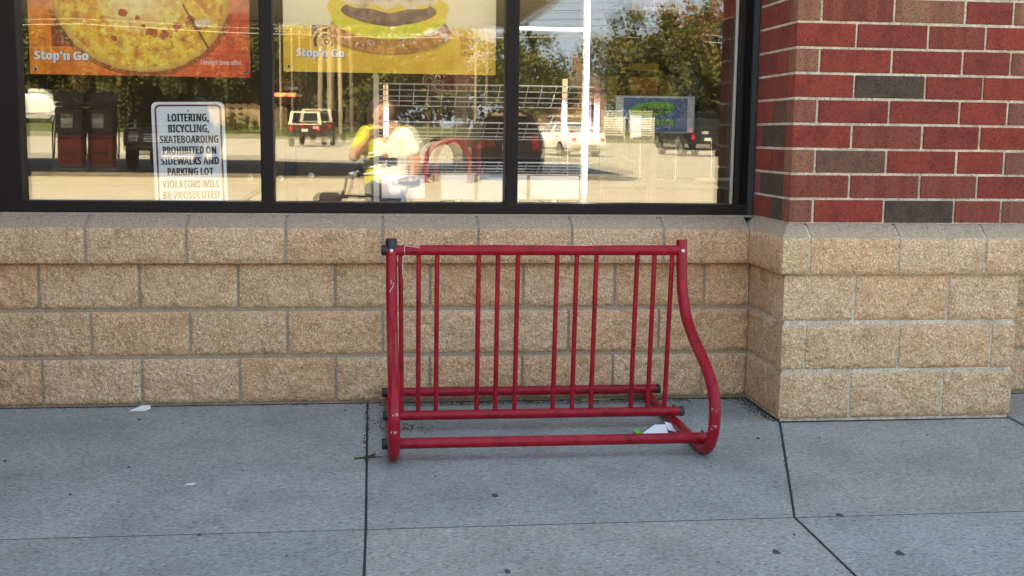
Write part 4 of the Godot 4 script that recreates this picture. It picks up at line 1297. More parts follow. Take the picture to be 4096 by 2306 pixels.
# front towards local +z; stations: [z, bottom, top]; cabins: [rear z low, front z low, rear z high, front z high, roof height]
func vehicle(called: String, label: String, at: Vector3, turn: float, w: float, stations: Array, cabins: Array, wheels: Array, wr: float, paint: String, roof_paint: String, group: String) -> Node3D:
	var t := thing(called, label, "car" if called != "cargo_van" else "van", at, turn, group)
	var rings := []
	for s in stations:
		var b: float = s[1]
		var top: float = s[2]
		var k: float = s[3] if s.size() > 3 else 1.0
		var h := w / 2 * k
		rings.append([Vector3(-h * 0.86, b, s[0]), Vector3(-h * 0.99, b + (top - b) * 0.22, s[0]), Vector3(-h, b + (top - b) * 0.6, s[0]), Vector3(-h * 0.965, b + (top - b) * 0.9, s[0]), Vector3(-h * 0.90, top, s[0]), Vector3(h * 0.90, top, s[0]), Vector3(h * 0.965, b + (top - b) * 0.9, s[0]), Vector3(h, b + (top - b) * 0.6, s[0]), Vector3(h * 0.99, b + (top - b) * 0.22, s[0]), Vector3(h * 0.86, b, s[0])])
	var st := new_st()
	loft(st, rings)
	obj("body", st, paint, t)
	for c in cabins:
		var y0: float = c[5]
		var y1: float = c[4]
		var hw := w / 2 * 0.90
		var rw: float = w / 2 * c[6]
		var lo := [Vector3(-hw, y0, c[0]), Vector3(hw, y0, c[0]), Vector3(hw, y0, c[1]), Vector3(-hw, y0, c[1])]
		var hi := [Vector3(-rw, y1, c[2]), Vector3(rw, y1, c[2]), Vector3(rw, y1, c[3]), Vector3(-rw, y1, c[3])]
		var cap := []
		for p in hi: cap.append(Vector3(p.x * 0.9, y1 + 0.045, lerpf((c[2] + c[3]) / 2, p.z, 0.9)))
		st = new_st()
		loft(st, [lo, hi, cap])
		var cab := obj("cabin", st, roof_paint, t)
		var mid := Vector3(0, (y0 + y1) / 2, (c[0] + c[1]) / 2)
		obj("rear_window", pane_on(lo[0], lo[1], hi[1], hi[0], mid, 0.80), "car_glass", cab)
		obj("windscreen", pane_on(lo[2], lo[3], hi[3], hi[2], mid, 0.84), "car_glass", cab)
		for s in [[1, 2], [0, 3]]:
			var a: Vector3 = lo[s[0]]
			var b: Vector3 = lo[s[1]]
			var e: Vector3 = hi[s[1]]
			var f: Vector3 = hi[s[0]]
			obj("side_window", pane_on(a, a.lerp(b, 0.49), f.lerp(e, 0.49), f, mid, 0.84), "car_glass", cab)
			obj("side_window", pane_on(a.lerp(b, 0.51), b, e, f.lerp(e, 0.51), mid, 0.84), "car_glass", cab)
	for z in wheels:
		for s in [-1, 1]:
			var x: float = s * (w / 2 - 0.10)
			var wh := obj("wheel", tubem([Vector3(x - 0.105, wr, z), Vector3(x - 0.085, wr, z), Vector3(x + 0.085, wr, z), Vector3(x + 0.105, wr, z)], [wr * 0.9, wr, wr, wr * 0.9], 22), "rubber", t)
			obj("rim", tubem([Vector3(x + s * 0.10, wr, z), Vector3(x + s * 0.112, wr, z)], [wr * 0.66, wr * 0.6], 16), "rim", wh)
	var zr: float = stations[0][0]
	var zf: float = stations[-1][0]
	var top: float = stations[0][2]
	var bot: float = stations[0][1]
	for s in [-1, 1]:
		obj("tail_light", boxm(Vector3(s * w * 0.37 - 0.09, top - 0.30, zr - 0.02), Vector3(s * w * 0.37 + 0.09, top - 0.08, zr + 0.05), 0.015), "tail_red", t)
		obj("headlight", boxm(Vector3(s * w * 0.35 - 0.13, stations[-1][2] - 0.22, zf - 0.05), Vector3(s * w * 0.35 + 0.13, stations[-1][2] - 0.06, zf + 0.02), 0.02), "lamp_clear", t)
		obj("mirror", boxm(Vector3(s * (w / 2 + 0.08) - 0.08, cabins[0][5] + 0.02, cabins[0][1] - 0.45), Vector3(s * (w / 2 + 0.08) + 0.08, cabins[0][5] + 0.16, cabins[0][1] - 0.35), 0.03), paint, t)
	obj("number_plate", boxm(Vector3(-0.16, top - 0.34, zr - 0.025), Vector3(0.16, top - 0.19, zr + 0.02), 0.004), "white_enamel", t)
	obj("rear_bumper", boxm(Vector3(-w * 0.46, bot + 0.05, zr - 0.07), Vector3(w * 0.46, bot + 0.25, zr + 0.1), 0.04), "black_plastic" if called == "pickup_truck" else paint, t)
	obj("front_bumper", boxm(Vector3(-w * 0.46, stations[-1][1] + 0.03, zf - 0.1), Vector3(w * 0.46, stations[-1][1] + 0.23, zf + 0.07), 0.04), paint, t)
	for k in 4:
		obj("grille_bar", boxm(Vector3(-w * 0.22, stations[-1][2] - 0.16 - k * 0.07, zf - 0.02), Vector3(w * 0.22, stations[-1][2] - 0.12 - k * 0.07, zf + 0.022), 0.01), "chrome" if called == "pickup_truck" else "black_plastic", t)
	return t

func build_vehicles() -> void:
	var put := func(x: float, z: float) -> Vector3: return Vector3(x, lot_y(z), z)
	var g := "vehicles in the car park"
	var sedan := [[-2.25, 0.38, 0.86, 0.9], [-2.1, 0.24, 1.0], [-1.1, 0.2, 1.02], [0.6, 0.2, 0.98], [1.6, 0.2, 0.88], [2.2, 0.26, 0.74, 0.94], [2.35, 0.36, 0.62, 0.82]]
	var suv := [[-2.2, 0.42, 1.02, 0.94], [-2.1, 0.26, 1.08], [-1.0, 0.24, 1.08], [0.7, 0.24, 1.05], [1.6, 0.24, 1.0], [2.15, 0.3, 0.86, 0.95], [2.3, 0.4, 0.72, 0.86]]
	var pick := [[-2.6, 0.48, 1.10, 0.97], [-2.5, 0.44, 1.14], [-0.6, 0.42, 1.14], [0.9, 0.42, 1.14], [1.2, 0.42, 1.14], [2.5, 0.42, 1.08, 0.98], [2.62, 0.5, 0.98, 0.94]]
	vehicle("saloon_car", "white saloon car parked beyond the canopy, seen mirrored in the right pane", put.call(9.75, 45.5), -0.30, 1.82, sedan, [[-1.75, 1.1, -1.1, 0.25, 1.40, 0.95, 0.68]], [-1.35, 1.4], 0.32, "car_white", "car_white", g)
	vehicle("sport_utility_car", "black sport utility car parked farthest right in the car park", put.call(15.9, 47.5), -0.10, 1.85, suv, [[-2.1, 1.0, -1.85, 0.25, 1.62, 1.04, 0.74]], [-1.35, 1.4], 0.36, "car_black", "car_black", g)
	vehicle("saloon_car", "dark blue car stopped beside the fuel island with the red hoops", put.call(4.85, 26.0), 0.04, 1.85, suv, [[-2.0, 1.0, -1.6, 0.2, 1.50, 1.04, 0.72]], [-1.35, 1.4], 0.34, "car_blue", "car_blue", g)
	vehicle("pickup_truck", "maroon pickup truck with a beige cab and camper top", put.call(-1.75, 58.5), 0.10, 1.9, pick, [[0.35, 1.5, 0.5, 1.05, 1.76, 1.10, 0.76], [-2.55, 0.33, -2.35, 0.27, 1.78, 1.11, 0.78]], [-1.6, 1.75], 0.37, "car_maroon", "car_beige", g)
	vehicle("pickup_truck", "dark grey pickup truck facing the store beside the fuel pumps", put.call(-4.0, 28.4), PI, 1.95, pick, [[-0.75, 1.3, -0.6, 0.7, 1.80, 1.10, 0.76]], [-1.6, 1.75], 0.38, "car_grey", "car_grey", g)
	var van := [[-2.6, 0.45, 2.2, 0.96], [-2.5, 0.4, 2.3], [0.9, 0.4, 2.3], [1.5, 0.4, 1.9], [1.9, 0.4, 1.25], [2.5, 0.42, 1.05, 0.97], [2.6, 0.5, 0.9, 0.9]]
	vehicle("cargo_van", "white cargo van on the street at the far left", Vector3(-25.2, 1.6, 92.8), PI / 2 + 0.02, 2.0, van, [[0.7, 1.75, 0.8, 1.25, 2.15, 1.3, 0.9]], [-1.7, 1.7], 0.36, "car_white", "car_white", g)

# ---------------------------------------------------------------- trees, poles and houses beyond the car park
func leaf_crown(sd: int, size: Vector3, clumps: int, per: int, leaf: float, tones: Array) -> ArrayMesh:
	var r := RandomNumberGenerator.new()
	r.seed = sd
	var V := PackedVector3Array()
	var C := PackedColorArray()
	var N := PackedVector3Array()
	for i in clumps:
		var d := Vector3(r.randfn(), r.randfn(), r.randfn()).normalized()
		var q := pow(r.randf(), 0.45)
		var c := Vector3(d.x * size.x, d.y * size.y, d.z * size.z) * q
		var cr := r.randf_range(0.09, 0.20) * minf(size.x, size.y * 1.3)
		var tone: Color = tones[r.randi() % tones.size()]
		for k in per:
			var p := c + Vector3(r.randfn(), r.randfn() * 0.7, r.randfn()) * cr * 0.6
			var n := (Vector3(r.randfn(), r.randfn() + 0.6, r.randfn())).normalized()
			var u := n.cross(Vector3(r.randfn(), r.randfn(), r.randfn())).normalized() * leaf * r.randf_range(0.6, 1.3)
			var v := n.cross(u) * r.randf_range(0.5, 0.9)
			var col := tone * r.randf_range(0.75, 1.3)
			for w in [p - u, p + v, p + u, p - u, p + u, p - v]:
				V.append(w)
				C.append(col)
				N.append(n)
	var a := []
	a.resize(Mesh.ARRAY_MAX)
	a[Mesh.ARRAY_VERTEX] = V
	a[Mesh.ARRAY_NORMAL] = N
	a[Mesh.ARRAY_COLOR] = C
	var m := ArrayMesh.new()
	m.add_surface_from_arrays(Mesh.PRIMITIVE_TRIANGLES, a)
	return m

func tree(called: String, label: String, at: Vector3, crown: ArrayMesh, size: Vector3, up: float, scale_by: float, turn: float, group: String) -> void:
	var t := thing(called, label, "tree", at, turn, group)
	var h := up * scale_by
	obj("trunk", tubem([Vector3(0, -0.3, 0), Vector3(0.05, h * 0.4, 0.05), Vector3(-0.1, h * 0.9, 0)], [0.30 * scale_by, 0.22 * scale_by, 0.10 * scale_by], 9), "bark", t)
	for k in 5:
		var a := k * 1.3 + turn
		obj("limb", tubem([Vector3(0, h * (0.4 + 0.08 * k), 0), Vector3(cos(a) * size.x * 0.5, h * (0.6 + 0.1 * k), sin(a) * size.z * 0.5) * Vector3(scale_by, 1, scale_by)], [0.12 * scale_by, 0.03], 6), "bark", t)
	obj("crown", crown, "leaf", t, Transform3D(Basis.from_scale(Vector3.ONE * scale_by), Vector3(0, h, 0)))

func build_far_side() -> void:
	var green := [Color(0.060, 0.085, 0.018), Color(0.085, 0.105, 0.022), Color(0.040, 0.062, 0.015), Color(0.11, 0.115, 0.028)]
	var olive := [Color(0.062, 0.076, 0.015), Color(0.088, 0.092, 0.020), Color(0.045, 0.056, 0.012), Color(0.115, 0.088, 0.024)]
	var autumn := [Color(0.20, 0.085, 0.022), Color(0.15, 0.10, 0.025), Color(0.22, 0.12, 0.03), Color(0.10, 0.09, 0.02)]
	var broad := leaf_crown(1, Vector3(5.2, 4.6, 4.2), 120, 60, 0.20, olive)
	var round_ := leaf_crown(2, Vector3(4.4, 4.0, 4.0), 110, 60, 0.20, green)
	var tall := leaf_crown(3, Vector3(3.4, 5.2, 3.2), 100, 60, 0.19, green)
	var fall := leaf_crown(4, Vector3(2.6, 3.4, 2.4), 70, 50, 0.17, autumn)
	var g := "trees beyond the car park"
	var L := [["broad_tree", "broad olive green tree beyond the car park, nearest the right brick pier in the window", 23.8, 87.0, broad, Vector3(5.2, 4.6, 4.2), 5.4, 1.0, 0.2],
		["broad_tree", "rust tinged small tree top at the right of the broad olive tree", 27.6, 90.0, fall, Vector3(2.6, 3.4, 2.4), 7.2, 1.1, 1.0],
		["broad_tree", "green tree left of the sky gap beside the brick house", 13.2, 90.0, round_, Vector3(4.4, 4, 4), 4.9, 0.95, 0.5],
		["broad_tree", "low green tree in front of the brick house", 16.6, 93.5, round_, Vector3(4.4, 4, 4), 3.0, 0.62, 2.2],
		["broad_tree", "tall green tree behind the second utility pole from the right", 6.0, 92.0, tall, Vector3(3.4, 5.2, 3.2), 6.0, 1.1, 0.9],
		["broad_tree", "tall green tree directly behind the leaning utility poles", -0.5, 94.0, tall, Vector3(3.4, 5.2, 3.2), 5.4, 1.15, 2.4],
		["broad_tree", "wide olive tree behind the spruce", -6.5, 94.0, broad, Vector3(5.2, 4.6, 4.2), 5.6, 1.05, 2.0],
		["broad_tree", "rounded green tree left of the spruce", -12.5, 92.0, round_, Vector3(4.4, 4, 4), 5.2, 1.15, 1.7],
		["broad_tree", "wide olive tree behind the fuel pumps", -18.5, 96.0, broad, Vector3(5.2, 4.6, 4.2), 5.4, 1.1, 4.0],
		["broad_tree", "rounded green tree behind the white van", -27.0, 102.0, round_, Vector3(4.4, 4, 4), 5.4, 1.3, 3.0],
		["broad_tree", "far left green tree at the edge of the street", -35.0, 98.0, tall, Vector3(3.4, 5.2, 3.2), 6.0, 1.25, 0.3],
		["broad_tree", "far right green tree at the edge of the street", 33.0, 97.0, tall, Vector3(3.4, 5.2, 3.2), 6.0, 1.2, 2.9],
		["broad_tree", "green tree behind and above the brick house", 27.5, 118.0, round_, Vector3(4.4, 4, 4), 5.5, 1.1, 1.4],
		["broad_tree", "small distant green tree beside the house chimney", 18.5, 125.0, round_, Vector3(4.4, 4, 4), 4.5, 0.9, 5.0]]
	for d in L:
		tree(d[0], d[1], Vector3(d[2], 1.6 if d[3] > 91 else 1.2, d[3]), d[4], d[5], d[6], d[7], d[8], g)
	# the wood behind, one mass
	var wood := leaf_crown(12, Vector3(37.0, 5.6, 3.0), 2000, 34, 0.30, green + [Color(0.03, 0.045, 0.012)])
	tag(obj("distant_wood", wood, "leaf", null, Transform3D(Basis.IDENTITY, Vector3(-20.0, 5.0, 104.0))), "distant mass of woodland behind the street trees at the left", "woodland", "", "stuff")
	var wood2 := leaf_crown(13, Vector3(16.0, 5.0, 3.0), 600, 34, 0.24, green + [Color(0.03, 0.045, 0.012)])
	tag(obj("distant_wood", wood2, "leaf", null, Transform3D(Basis.IDENTITY, Vector3(39.0, 4.6, 104.0))), "distant mass of woodland behind the broad olive tree at the right", "woodland", "", "stuff")
	# spruce
	var r := RandomNumberGenerator.new()
	r.seed = 55
	var V := PackedVector3Array()
	var C := PackedColorArray()
	var N := PackedVector3Array()
	for i in 2600:
		var h := pow(r.randf(), 1.3)
		var rad := (1.0 - h) * 2.0 * (0.75 + 0.25 * sin(h * 70.0)) * sqrt(r.randf())
		var a := r.randf() * TAU
		var p := Vector3(cos(a) * rad, 0.3 + h * 5.6, sin(a) * rad)
		var out := Vector3(cos(a), -0.35, sin(a)).normalized()
		var u := out * 0.20
		var v := Vector3(-sin(a), 0, cos(a)) * 0.06
		var col := Color(0.035, 0.055, 0.030) * r.randf_range(0.7, 1.6)
		for w in [p - v, p + u, p + v]:
			V.append(w)
			C.append(col)
			N.append((Vector3(0, 1, 0) + out * 0.5).normalized())
	var arr := []
	arr.resize(Mesh.ARRAY_MAX)
	arr[Mesh.ARRAY_VERTEX] = V
	arr[Mesh.ARRAY_NORMAL] = N
	arr[Mesh.ARRAY_COLOR] = C
	var am := ArrayMesh.new()
	am.add_surface_from_arrays(Mesh.PRIMITIVE_TRIANGLES, arr)
	var sp := thing("spruce_tree", "dark conical spruce beside the utility poles", "tree", Vector3(-3.9, 1.0, 84.5), 0.0, g)
	obj("trunk", tubem([Vector3(0, -0.2, 0), Vector3(0, 5.7, 0)], [0.14, 0.03], 7), "bark", sp)
	obj("crown", am, "leaf", sp)
	# bushes on the verge
	var bush := leaf_crown(9, Vector3(1.1, 0.8, 0.9), 26, 40, 0.10, olive)
	var names := ["low olive bush on the verge beside the white panel fence", "low olive bush on the verge behind the black car", "low olive bush on the verge behind the white saloon", "low olive bush on the verge left of the spruce", "low olive bush on the verge below the white van"]
	var at := [19.6, 25.2, 12.0, -8.5, -17.5]
	for i in 5:
		var b := thing("bush", names[i], "bush", Vector3(at[i], 1.05, 84.4), i * 1.1, "bushes on the verge")
		obj("foliage", bush, "leaf", b, Transform3D(Basis.from_scale(Vector3.ONE * (1.0 + 0.15 * i)), Vector3(0, 0.5, 0)))
		obj("stem", tubem([Vector3(0, -0.2, 0), Vector3(0, 0.6, 0)], 0.06, 6), "bark", b)
	# utility poles
	for p in [[-2.45, 84.0, 0.22, 8.6, 0.02, "thickest leaning utility pole in the group, left of the twin poles"], [-1.75, 84.4, 0.19, 8.8, 0.0, "middle of the three thick utility poles"], [-0.9, 84.8, 0.17, 8.4, -0.02, "right of the three thick utility poles"], [-5.3, 84.0, 0.10, 8.2, 0.0, "thin pale pole in front of the spruce"], [-4.0, 86.0, 0.09, 8.0, 0.0, "thin pale pole just right of the spruce top"], [9.4, 86.0, 0.12, 9.4, 0.0, "lone utility pole left of the sky gap"]]:
		var t := thing("utility_pole", p[5], "utility pole", Vector3(p[0], 0.95, p[1]), 0.0, "utility poles beyond the car park")
		obj("shaft", tubem([Vector3(0, -0.4, 0), Vector3(p[4] * 4, 4.5, 0), Vector3(p[4] * 9, p[3], 0)], [p[2], p[2] * 0.9, p[2] * 0.75], 10), "pole_wood", t)
		obj("crossarm", boxm(Vector3(p[4] * 8.5 - 0.9, p[3] - 0.5, -0.06), Vector3(p[4] * 8.5 + 0.9, p[3] - 0.38, 0.06), 0.01), "pole_wood", t)
	var labels := ["topmost overhead wire", "second overhead wire from the top", "third overhead wire from the top", "pale thick overhead cable below the thin wires", "lowest thin overhead wire"]
	for i in 5:
		var y: float = [10.9, 10.2, 9.75, 8.95, 7.3][i]
		var pts := []
		for k in 13:
			var x := -60.0 + k * 10.0
			var s := fposmod(x + 60.0, 40.0) / 40.0
			pts.append(Vector3(x, y - 0.5 * 4.0 * s * (1.0 - s), 86.0 + 0.2 * i))
		var t := thing("overhead_wire", labels[i] + " across the sky gap", "wire", Vector3.ZERO, 0.0, "overhead wires")
		obj("strand", tubem(pts, 0.04 if i == 3 else 0.026, 5), "wire_pale" if i == 3 else "wire", t)
	# houses
	for h in [[21.2, 110.0, 2.6, 5.6, "brick_house", "brown brick house with a chimney in the sky gap", "house_brick"], [-8.0, 112.0, 6.0, 5.2, "sided_house", "cream sided house hidden behind the trees at the left", "siding"]]:
		var t := thing(h[4], h[5], "house", Vector3(h[0], 1.62, h[1]))
		var w: float = h[2]
		obj("wall", boxm(Vector3(-w, 0, -4), Vector3(w, 3.9, 4), 0.02), h[6], t)
		var st := new_st()
		loft(st, [[Vector3(-w - 0.4, 3.9, -4.4), Vector3(w + 0.4, 3.9, -4.4), Vector3(0, 3.9 + w * 0.7, -4.4)], [Vector3(-w - 0.4, 3.9, 4.4), Vector3(w + 0.4, 3.9, 4.4), Vector3(0, 3.9 + w * 0.7, 4.4)]])
		var roof := obj("roof", st, "roof_shingle", t)
		obj("chimney", boxm(Vector3(-0.5, 4.4, -3.0), Vector3(0.3, 6.9, -2.2), 0.02), "house_brick", roof)
		for s in [-1, 1]:
			var win := obj("window", boxm(Vector3(s * w * 0.45 - 0.5, 1.2, -4.05), Vector3(s * w * 0.45 + 0.5, 2.6, -3.99), 0.01), "white_enamel", t)
			obj("glass", boxm(Vector3(s * w * 0.45 - 0.42, 1.28, -4.07), Vector3(s * w * 0.45 + 0.42, 2.52, -4.052)), "car_glass", win)
		obj("door", boxm(Vector3(-0.45, 0, -4.05), Vector3(0.45, 2.1, -3.99), 0.01), "fence_wood", t)
	# wooden fence and white slatted panels on the verge
	for f in [[11.0, 19.0, "weathered board fence along the verge left of the white slatted panels"], [-14.0, -6.0, "weathered board fence along the verge behind the pickup truck"]]:
		var t := thing("board_fence", f[2], "fence", Vector3(f[0], 1.35, 89.0), 0.0, "board fences on the verge")
		var n := int((f[1] - f[0]) / 0.24)
		for i in n: obj("board", boxm(Vector3(i * 0.24, 0, -0.02), Vector3(i * 0.24 + 0.225, 1.55 + 0.05 * sin(i * 2.3), 0.0), 0.004), "fence_wood", t)
		for y in [0.3, 1.2]: obj("rail", boxm(Vector3(0, y, 0.001), Vector3(f[1] - f[0], y + 0.1, 0.05)), "fence_wood", t)
	for p in [[19.1, 1.6, "left white slatted panel on the verge beside the olive bush"], [21.3, 1.7, "right white slatted panel on the verge beside the olive bush"]]:
		var t := thing("slatted_panel", p[2], "fence panel", Vector3(p[0], 0.95, 83.6), 0.0, "white slatted panels")
		for s in [0.0, p[1]]: obj("post", boxm(Vector3(s - 0.05, -0.2, 0.001), Vector3(s + 0.05, 1.7, 0.1), 0.01), "siding", t)
		for i in 8: obj("slat", boxm(Vector3(-0.05, 0.25 + i * 0.18, -0.03), Vector3(p[1] + 0.05, 0.25 + i * 0.18 + 0.13, 0.0), 0.006), "siding", t)

# ---------------------------------------------------------------- the photographer and the bicycle
# tapered capsules joined by a smooth minimum and meshed as surface nets; bones: [a, b, radius a, radius b]
func flesh(st: SurfaceTool, bones: Array, cell: float, blend: float) -> void:
	var lo := Vector3.ONE * 1e9
	var hi := -lo
	for b in bones:
		var m: float = maxf(b[2], b[3]) + cell * 3.0
		lo = lo.min(b[0] - Vector3.ONE * m).min(b[1] - Vector3.ONE * m)
		hi = hi.max(b[0] + Vector3.ONE * m).max(b[1] + Vector3.ONE * m)
	var n := Vector3i(((hi - lo) / cell).ceil()) + Vector3i.ONE
	var F := PackedFloat32Array()
	F.resize(n.x * n.y * n.z)
	F.fill(1.0)
	for b in bones:
		var A: Vector3 = b[0]
		var B: Vector3 = b[1]
		var AB := B - A
		var L := maxf(AB.length_squared(), 1e-9)
		var reach: float = maxf(b[2], b[3]) + blend + cell * 2.0
		var i0 := Vector3i(((A.min(B) - Vector3.ONE * reach - lo) / cell).floor()).clamp(Vector3i.ZERO, n - Vector3i.ONE)
		var i1 := Vector3i(((A.max(B) + Vector3.ONE * reach - lo) / cell).ceil()).clamp(Vector3i.ZERO, n - Vector3i.ONE)
		for z in range(i0.z, i1.z + 1):
			for y in range(i0.y, i1.y + 1):
				for x in range(i0.x, i1.x + 1):
					var p := lo + Vector3(x, y, z) * cell
					var t := clampf((p - A).dot(AB) / L, 0.0, 1.0)
					var d: float = (p - A - AB * t).length() - lerpf(b[2], b[3], t)
					var i := x + n.x * (y + n.y * z)
					var f := F[i]
					var h := maxf(blend - absf(f - d), 0.0) / blend
					F[i] = minf(f, d) - h * h * blend * 0.25
	var at := {}
	var verts := []
	var offs := [0, 1, n.x, n.x + 1, n.x * n.y, n.x * n.y + 1, n.x * n.y + n.x, n.x * n.y + n.x + 1]
	var edges := [[0, 1], [0, 2], [0, 4], [1, 3], [1, 5], [2, 3], [2, 6], [3, 7], [4, 5], [4, 6], [5, 7], [6, 7]]
	for z in n.z - 1:
		for y in n.y - 1:
			for x in n.x - 1:
				var i := x + n.x * (y + n.y * z)
				var inside := 0
				for k in 8: inside += 1 if F[i + offs[k]] < 0.0 else 0
				if inside == 0 or inside == 8: continue
				var sum := Vector3.ZERO
				var cnt := 0
				for e in edges:
					var fa := F[i + offs[e[0]]]
					var fb := F[i + offs[e[1]]]
					if (fa < 0.0) == (fb < 0.0): continue
					var t := fa / (fa - fb)
					var pa := Vector3(e[0] & 1, (e[0] >> 1) & 1, e[0] >> 2)
					var pb := Vector3(e[1] & 1, (e[1] >> 1) & 1, e[1] >> 2)
					sum += pa.lerp(pb, t)
					cnt += 1
				at[i] = verts.size()
				verts.append(lo + (Vector3(x, y, z) + sum / cnt) * cell)
	st.set_smooth_group(1)
	var step := [1, n.x, n.x * n.y]
	for z in range(1, n.z - 1):
		for y in range(1, n.y - 1):
			for x in range(1, n.x - 1):
				var i := x + n.x * (y + n.y * z)
				for a in 3:
					var s0 := F[i] < 0.0
					if s0 == (F[i + step[a]] < 0.0): continue
					var u: int = step[(a + 1) % 3]
					var v: int = step[(a + 2) % 3]
					var q := [i - u - v, i - v, i, i - u]
					if not (at.has(q[0]) and at.has(q[1]) and at.has(q[2]) and at.has(q[3])): continue
					var p := [verts[at[q[0]]], verts[at[q[1]]], verts[at[q[2]]], verts[at[q[3]]]]
					if s0: quad(st, p[0], p[1], p[2], p[3])
					else: quad(st, p[3], p[2], p[1], p[0])

func build_photographer() -> void:
	var gy := lot_y(5.4)
	var v := func(x: float, y: float, z: float) -> Vector3: return Vector3(x, y, z)
	var P := thing("person", "person in a yellow high visibility shirt holding up a phone beside a bicycle", "person", Vector3(1.5, gy, 5.5))
	var o := -P.position
	var head := [[v.call(1.455, 1.385, 5.40), v.call(1.452, 1.35, 5.385), 0.088, 0.082], [v.call(1.45, 1.30, 5.36), v.call(1.45, 1.285, 5.345), 0.055, 0.048], [v.call(1.448, 1.335, 5.300), v.call(1.448, 1.318, 5.292), 0.010, 0.014], [v.call(1.37, 1.345, 5.40), v.call(1.367, 1.32, 5.40), 0.016, 0.012], [v.call(1.54, 1.345, 5.40), v.call(1.543, 1.32, 5.40), 0.016, 0.012]]
	var bones := [[v.call(1.47, 1.22, 5.43), v.call(1.458, 1.30, 5.40), 0.058, 0.054], [v.call(1.49, 1.16, 5.45), v.call(1.50, 0.95, 5.46), 0.13, 0.12], [v.call(1.50, 0.95, 5.46), v.call(1.50, 0.70, 5.47), 0.12, 0.13],
		[v.call(1.325, 1.165, 5.44), v.call(1.225, 0.965, 5.32), 0.052, 0.043], [v.call(1.225, 0.965, 5.32), v.call(1.345, 1.115, 5.135), 0.042, 0.029],
		[v.call(1.665, 1.16, 5.45), v.call(1.765, 0.94, 5.40), 0.052, 0.043], [v.call(1.765, 0.94, 5.40), v.call(1.74, 0.79, 5.235), 0.042, 0.029],
		[v.call(1.41, 0.68, 5.47), v.call(1.37, 0.28, 5.45), 0.085, 0.058], [v.call(1.37, 0.28, 5.45), v.call(1.35, gy + 0.08, 5.50), 0.056, 0.040], [v.call(1.35, gy + 0.05, 5.50), v.call(1.33, gy + 0.04, 5.36), 0.042, 0.036],
		[v.call(1.59, 0.68, 5.47), v.call(1.64, 0.28, 5.46), 0.085, 0.058], [v.call(1.64, 0.28, 5.46), v.call(1.66, gy + 0.08, 5.52), 0.056, 0.040], [v.call(1.66, gy + 0.05, 5.52), v.call(1.69, gy + 0.04, 5.38), 0.042, 0.036]]
	var local := func(list: Array) -> Array:
		var out := []
		for b in list: out.append([b[0] + o, b[1] + o, b[2], b[3]])
		return out
	var st := new_st(true)
	flesh(st, local.call(bones), 0.016, 0.05)
	flesh(st, local.call(head + [[v.call(1.46, 1.25, 5.41), v.call(1.455, 1.32, 5.40), 0.05, 0.05]]), 0.007, 0.022)
	# left hand closed round the phone, right hand on the saddle
	var lh := [[v.call(1.345, 1.115, 5.135), v.call(1.362, 1.150, 5.085), 0.027, 0.030], [v.call(1.352, 1.165, 5.07), v.call(1.366, 1.135, 5.075), 0.024, 0.022]]
	for k in 4:
		var y := 1.190 - k * 0.018
		lh.append([v.call(1.345, y, 5.075), v.call(1.338, y + 0.002, 5.040), 0.0095, 0.009])
		lh.append([v.call(1.338, y + 0.002, 5.040), v.call(1.352 + 0.004 * (k % 2), y + 0.003, 5.028), 0.009, 0.008])
	lh.append([v.call(1.370, 1.125, 5.085), v.call(1.402, 1.122, 5.060), 0.011, 0.010])
	lh.append([v.call(1.402, 1.122, 5.060), v.call(1.412, 1.140, 5.056), 0.010, 0.009])
	flesh(st, local.call(lh), 0.0045, 0.008)
	var rh := [[v.call(1.74, 0.79, 5.235), v.call(1.735, 0.775, 5.185), 0.027, 0.030]]
	for k in 4:
		var x := 1.708 + k * 0.018
		rh.append([v.call(x, 0.778, 5.17), v.call(x, 0.776, 5.135), 0.0095, 0.009])
		rh.append([v.call(x, 0.776, 5.135), v.call(x, 0.752, 5.115 - 0.003 * (k % 2)), 0.009, 0.008])
	rh.append([v.call(1.712, 0.772, 5.20), v.call(1.688, 0.764, 5.17), 0.011, 0.009])
	flesh(st, local.call(rh), 0.0045, 0.008)
	obj("body", st, "skin", P)
	st = new_st(true)
	var shirt := [[v.call(1.47, 1.195, 5.44), v.call(1.50, 1.14, 5.455), 0.085, 0.125], [v.call(1.40, 1.145, 5.45), v.call(1.41, 0.72, 5.47), 0.085, 0.105], [v.call(1.59, 1.14, 5.45), v.call(1.59, 0.72, 5.47), 0.085, 0.105], [v.call(1.325, 1.165, 5.44), v.call(1.262, 1.04, 5.365), 0.068, 0.074], [v.call(1.665, 1.16, 5.45), v.call(1.73, 1.02, 5.42), 0.068, 0.074]]
	flesh(st, local.call(shirt), 0.014, 0.05)
	var sh := obj("shirt", st, "shirt_yellow", P)
	for y in [0.80, 0.86, 0.92, 0.98]:
		var ring := []
		for k in 29:
			var a := TAU * k / 28
			ring.append(v.call(1.50 + cos(a) * 0.196, y + 0.004 * sin(a * 5.0), 5.461 + sin(a) * 0.118) + o)
		obj("reflective_stripe", tubem(ring, 0.012, 6), "stripe_and_glare", sh)
	st = new_st(true)
	flesh(st, local.call([[v.call(1.575, 1.11, 5.432), v.call(1.59, 0.70, 5.452), 0.110, 0.124], [v.call(1.47, 1.08, 5.428), v.call(1.475, 0.76, 5.448), 0.10, 0.115], [v.call(1.67, 1.15, 5.44), v.call(1.735, 1.01, 5.41), 0.074, 0.079]]), 0.014, 0.04)
	obj("glare_panel", st, "stripe_and_glare", P)  # white front paints in the sun glare on the shirt
	st = new_st(true)
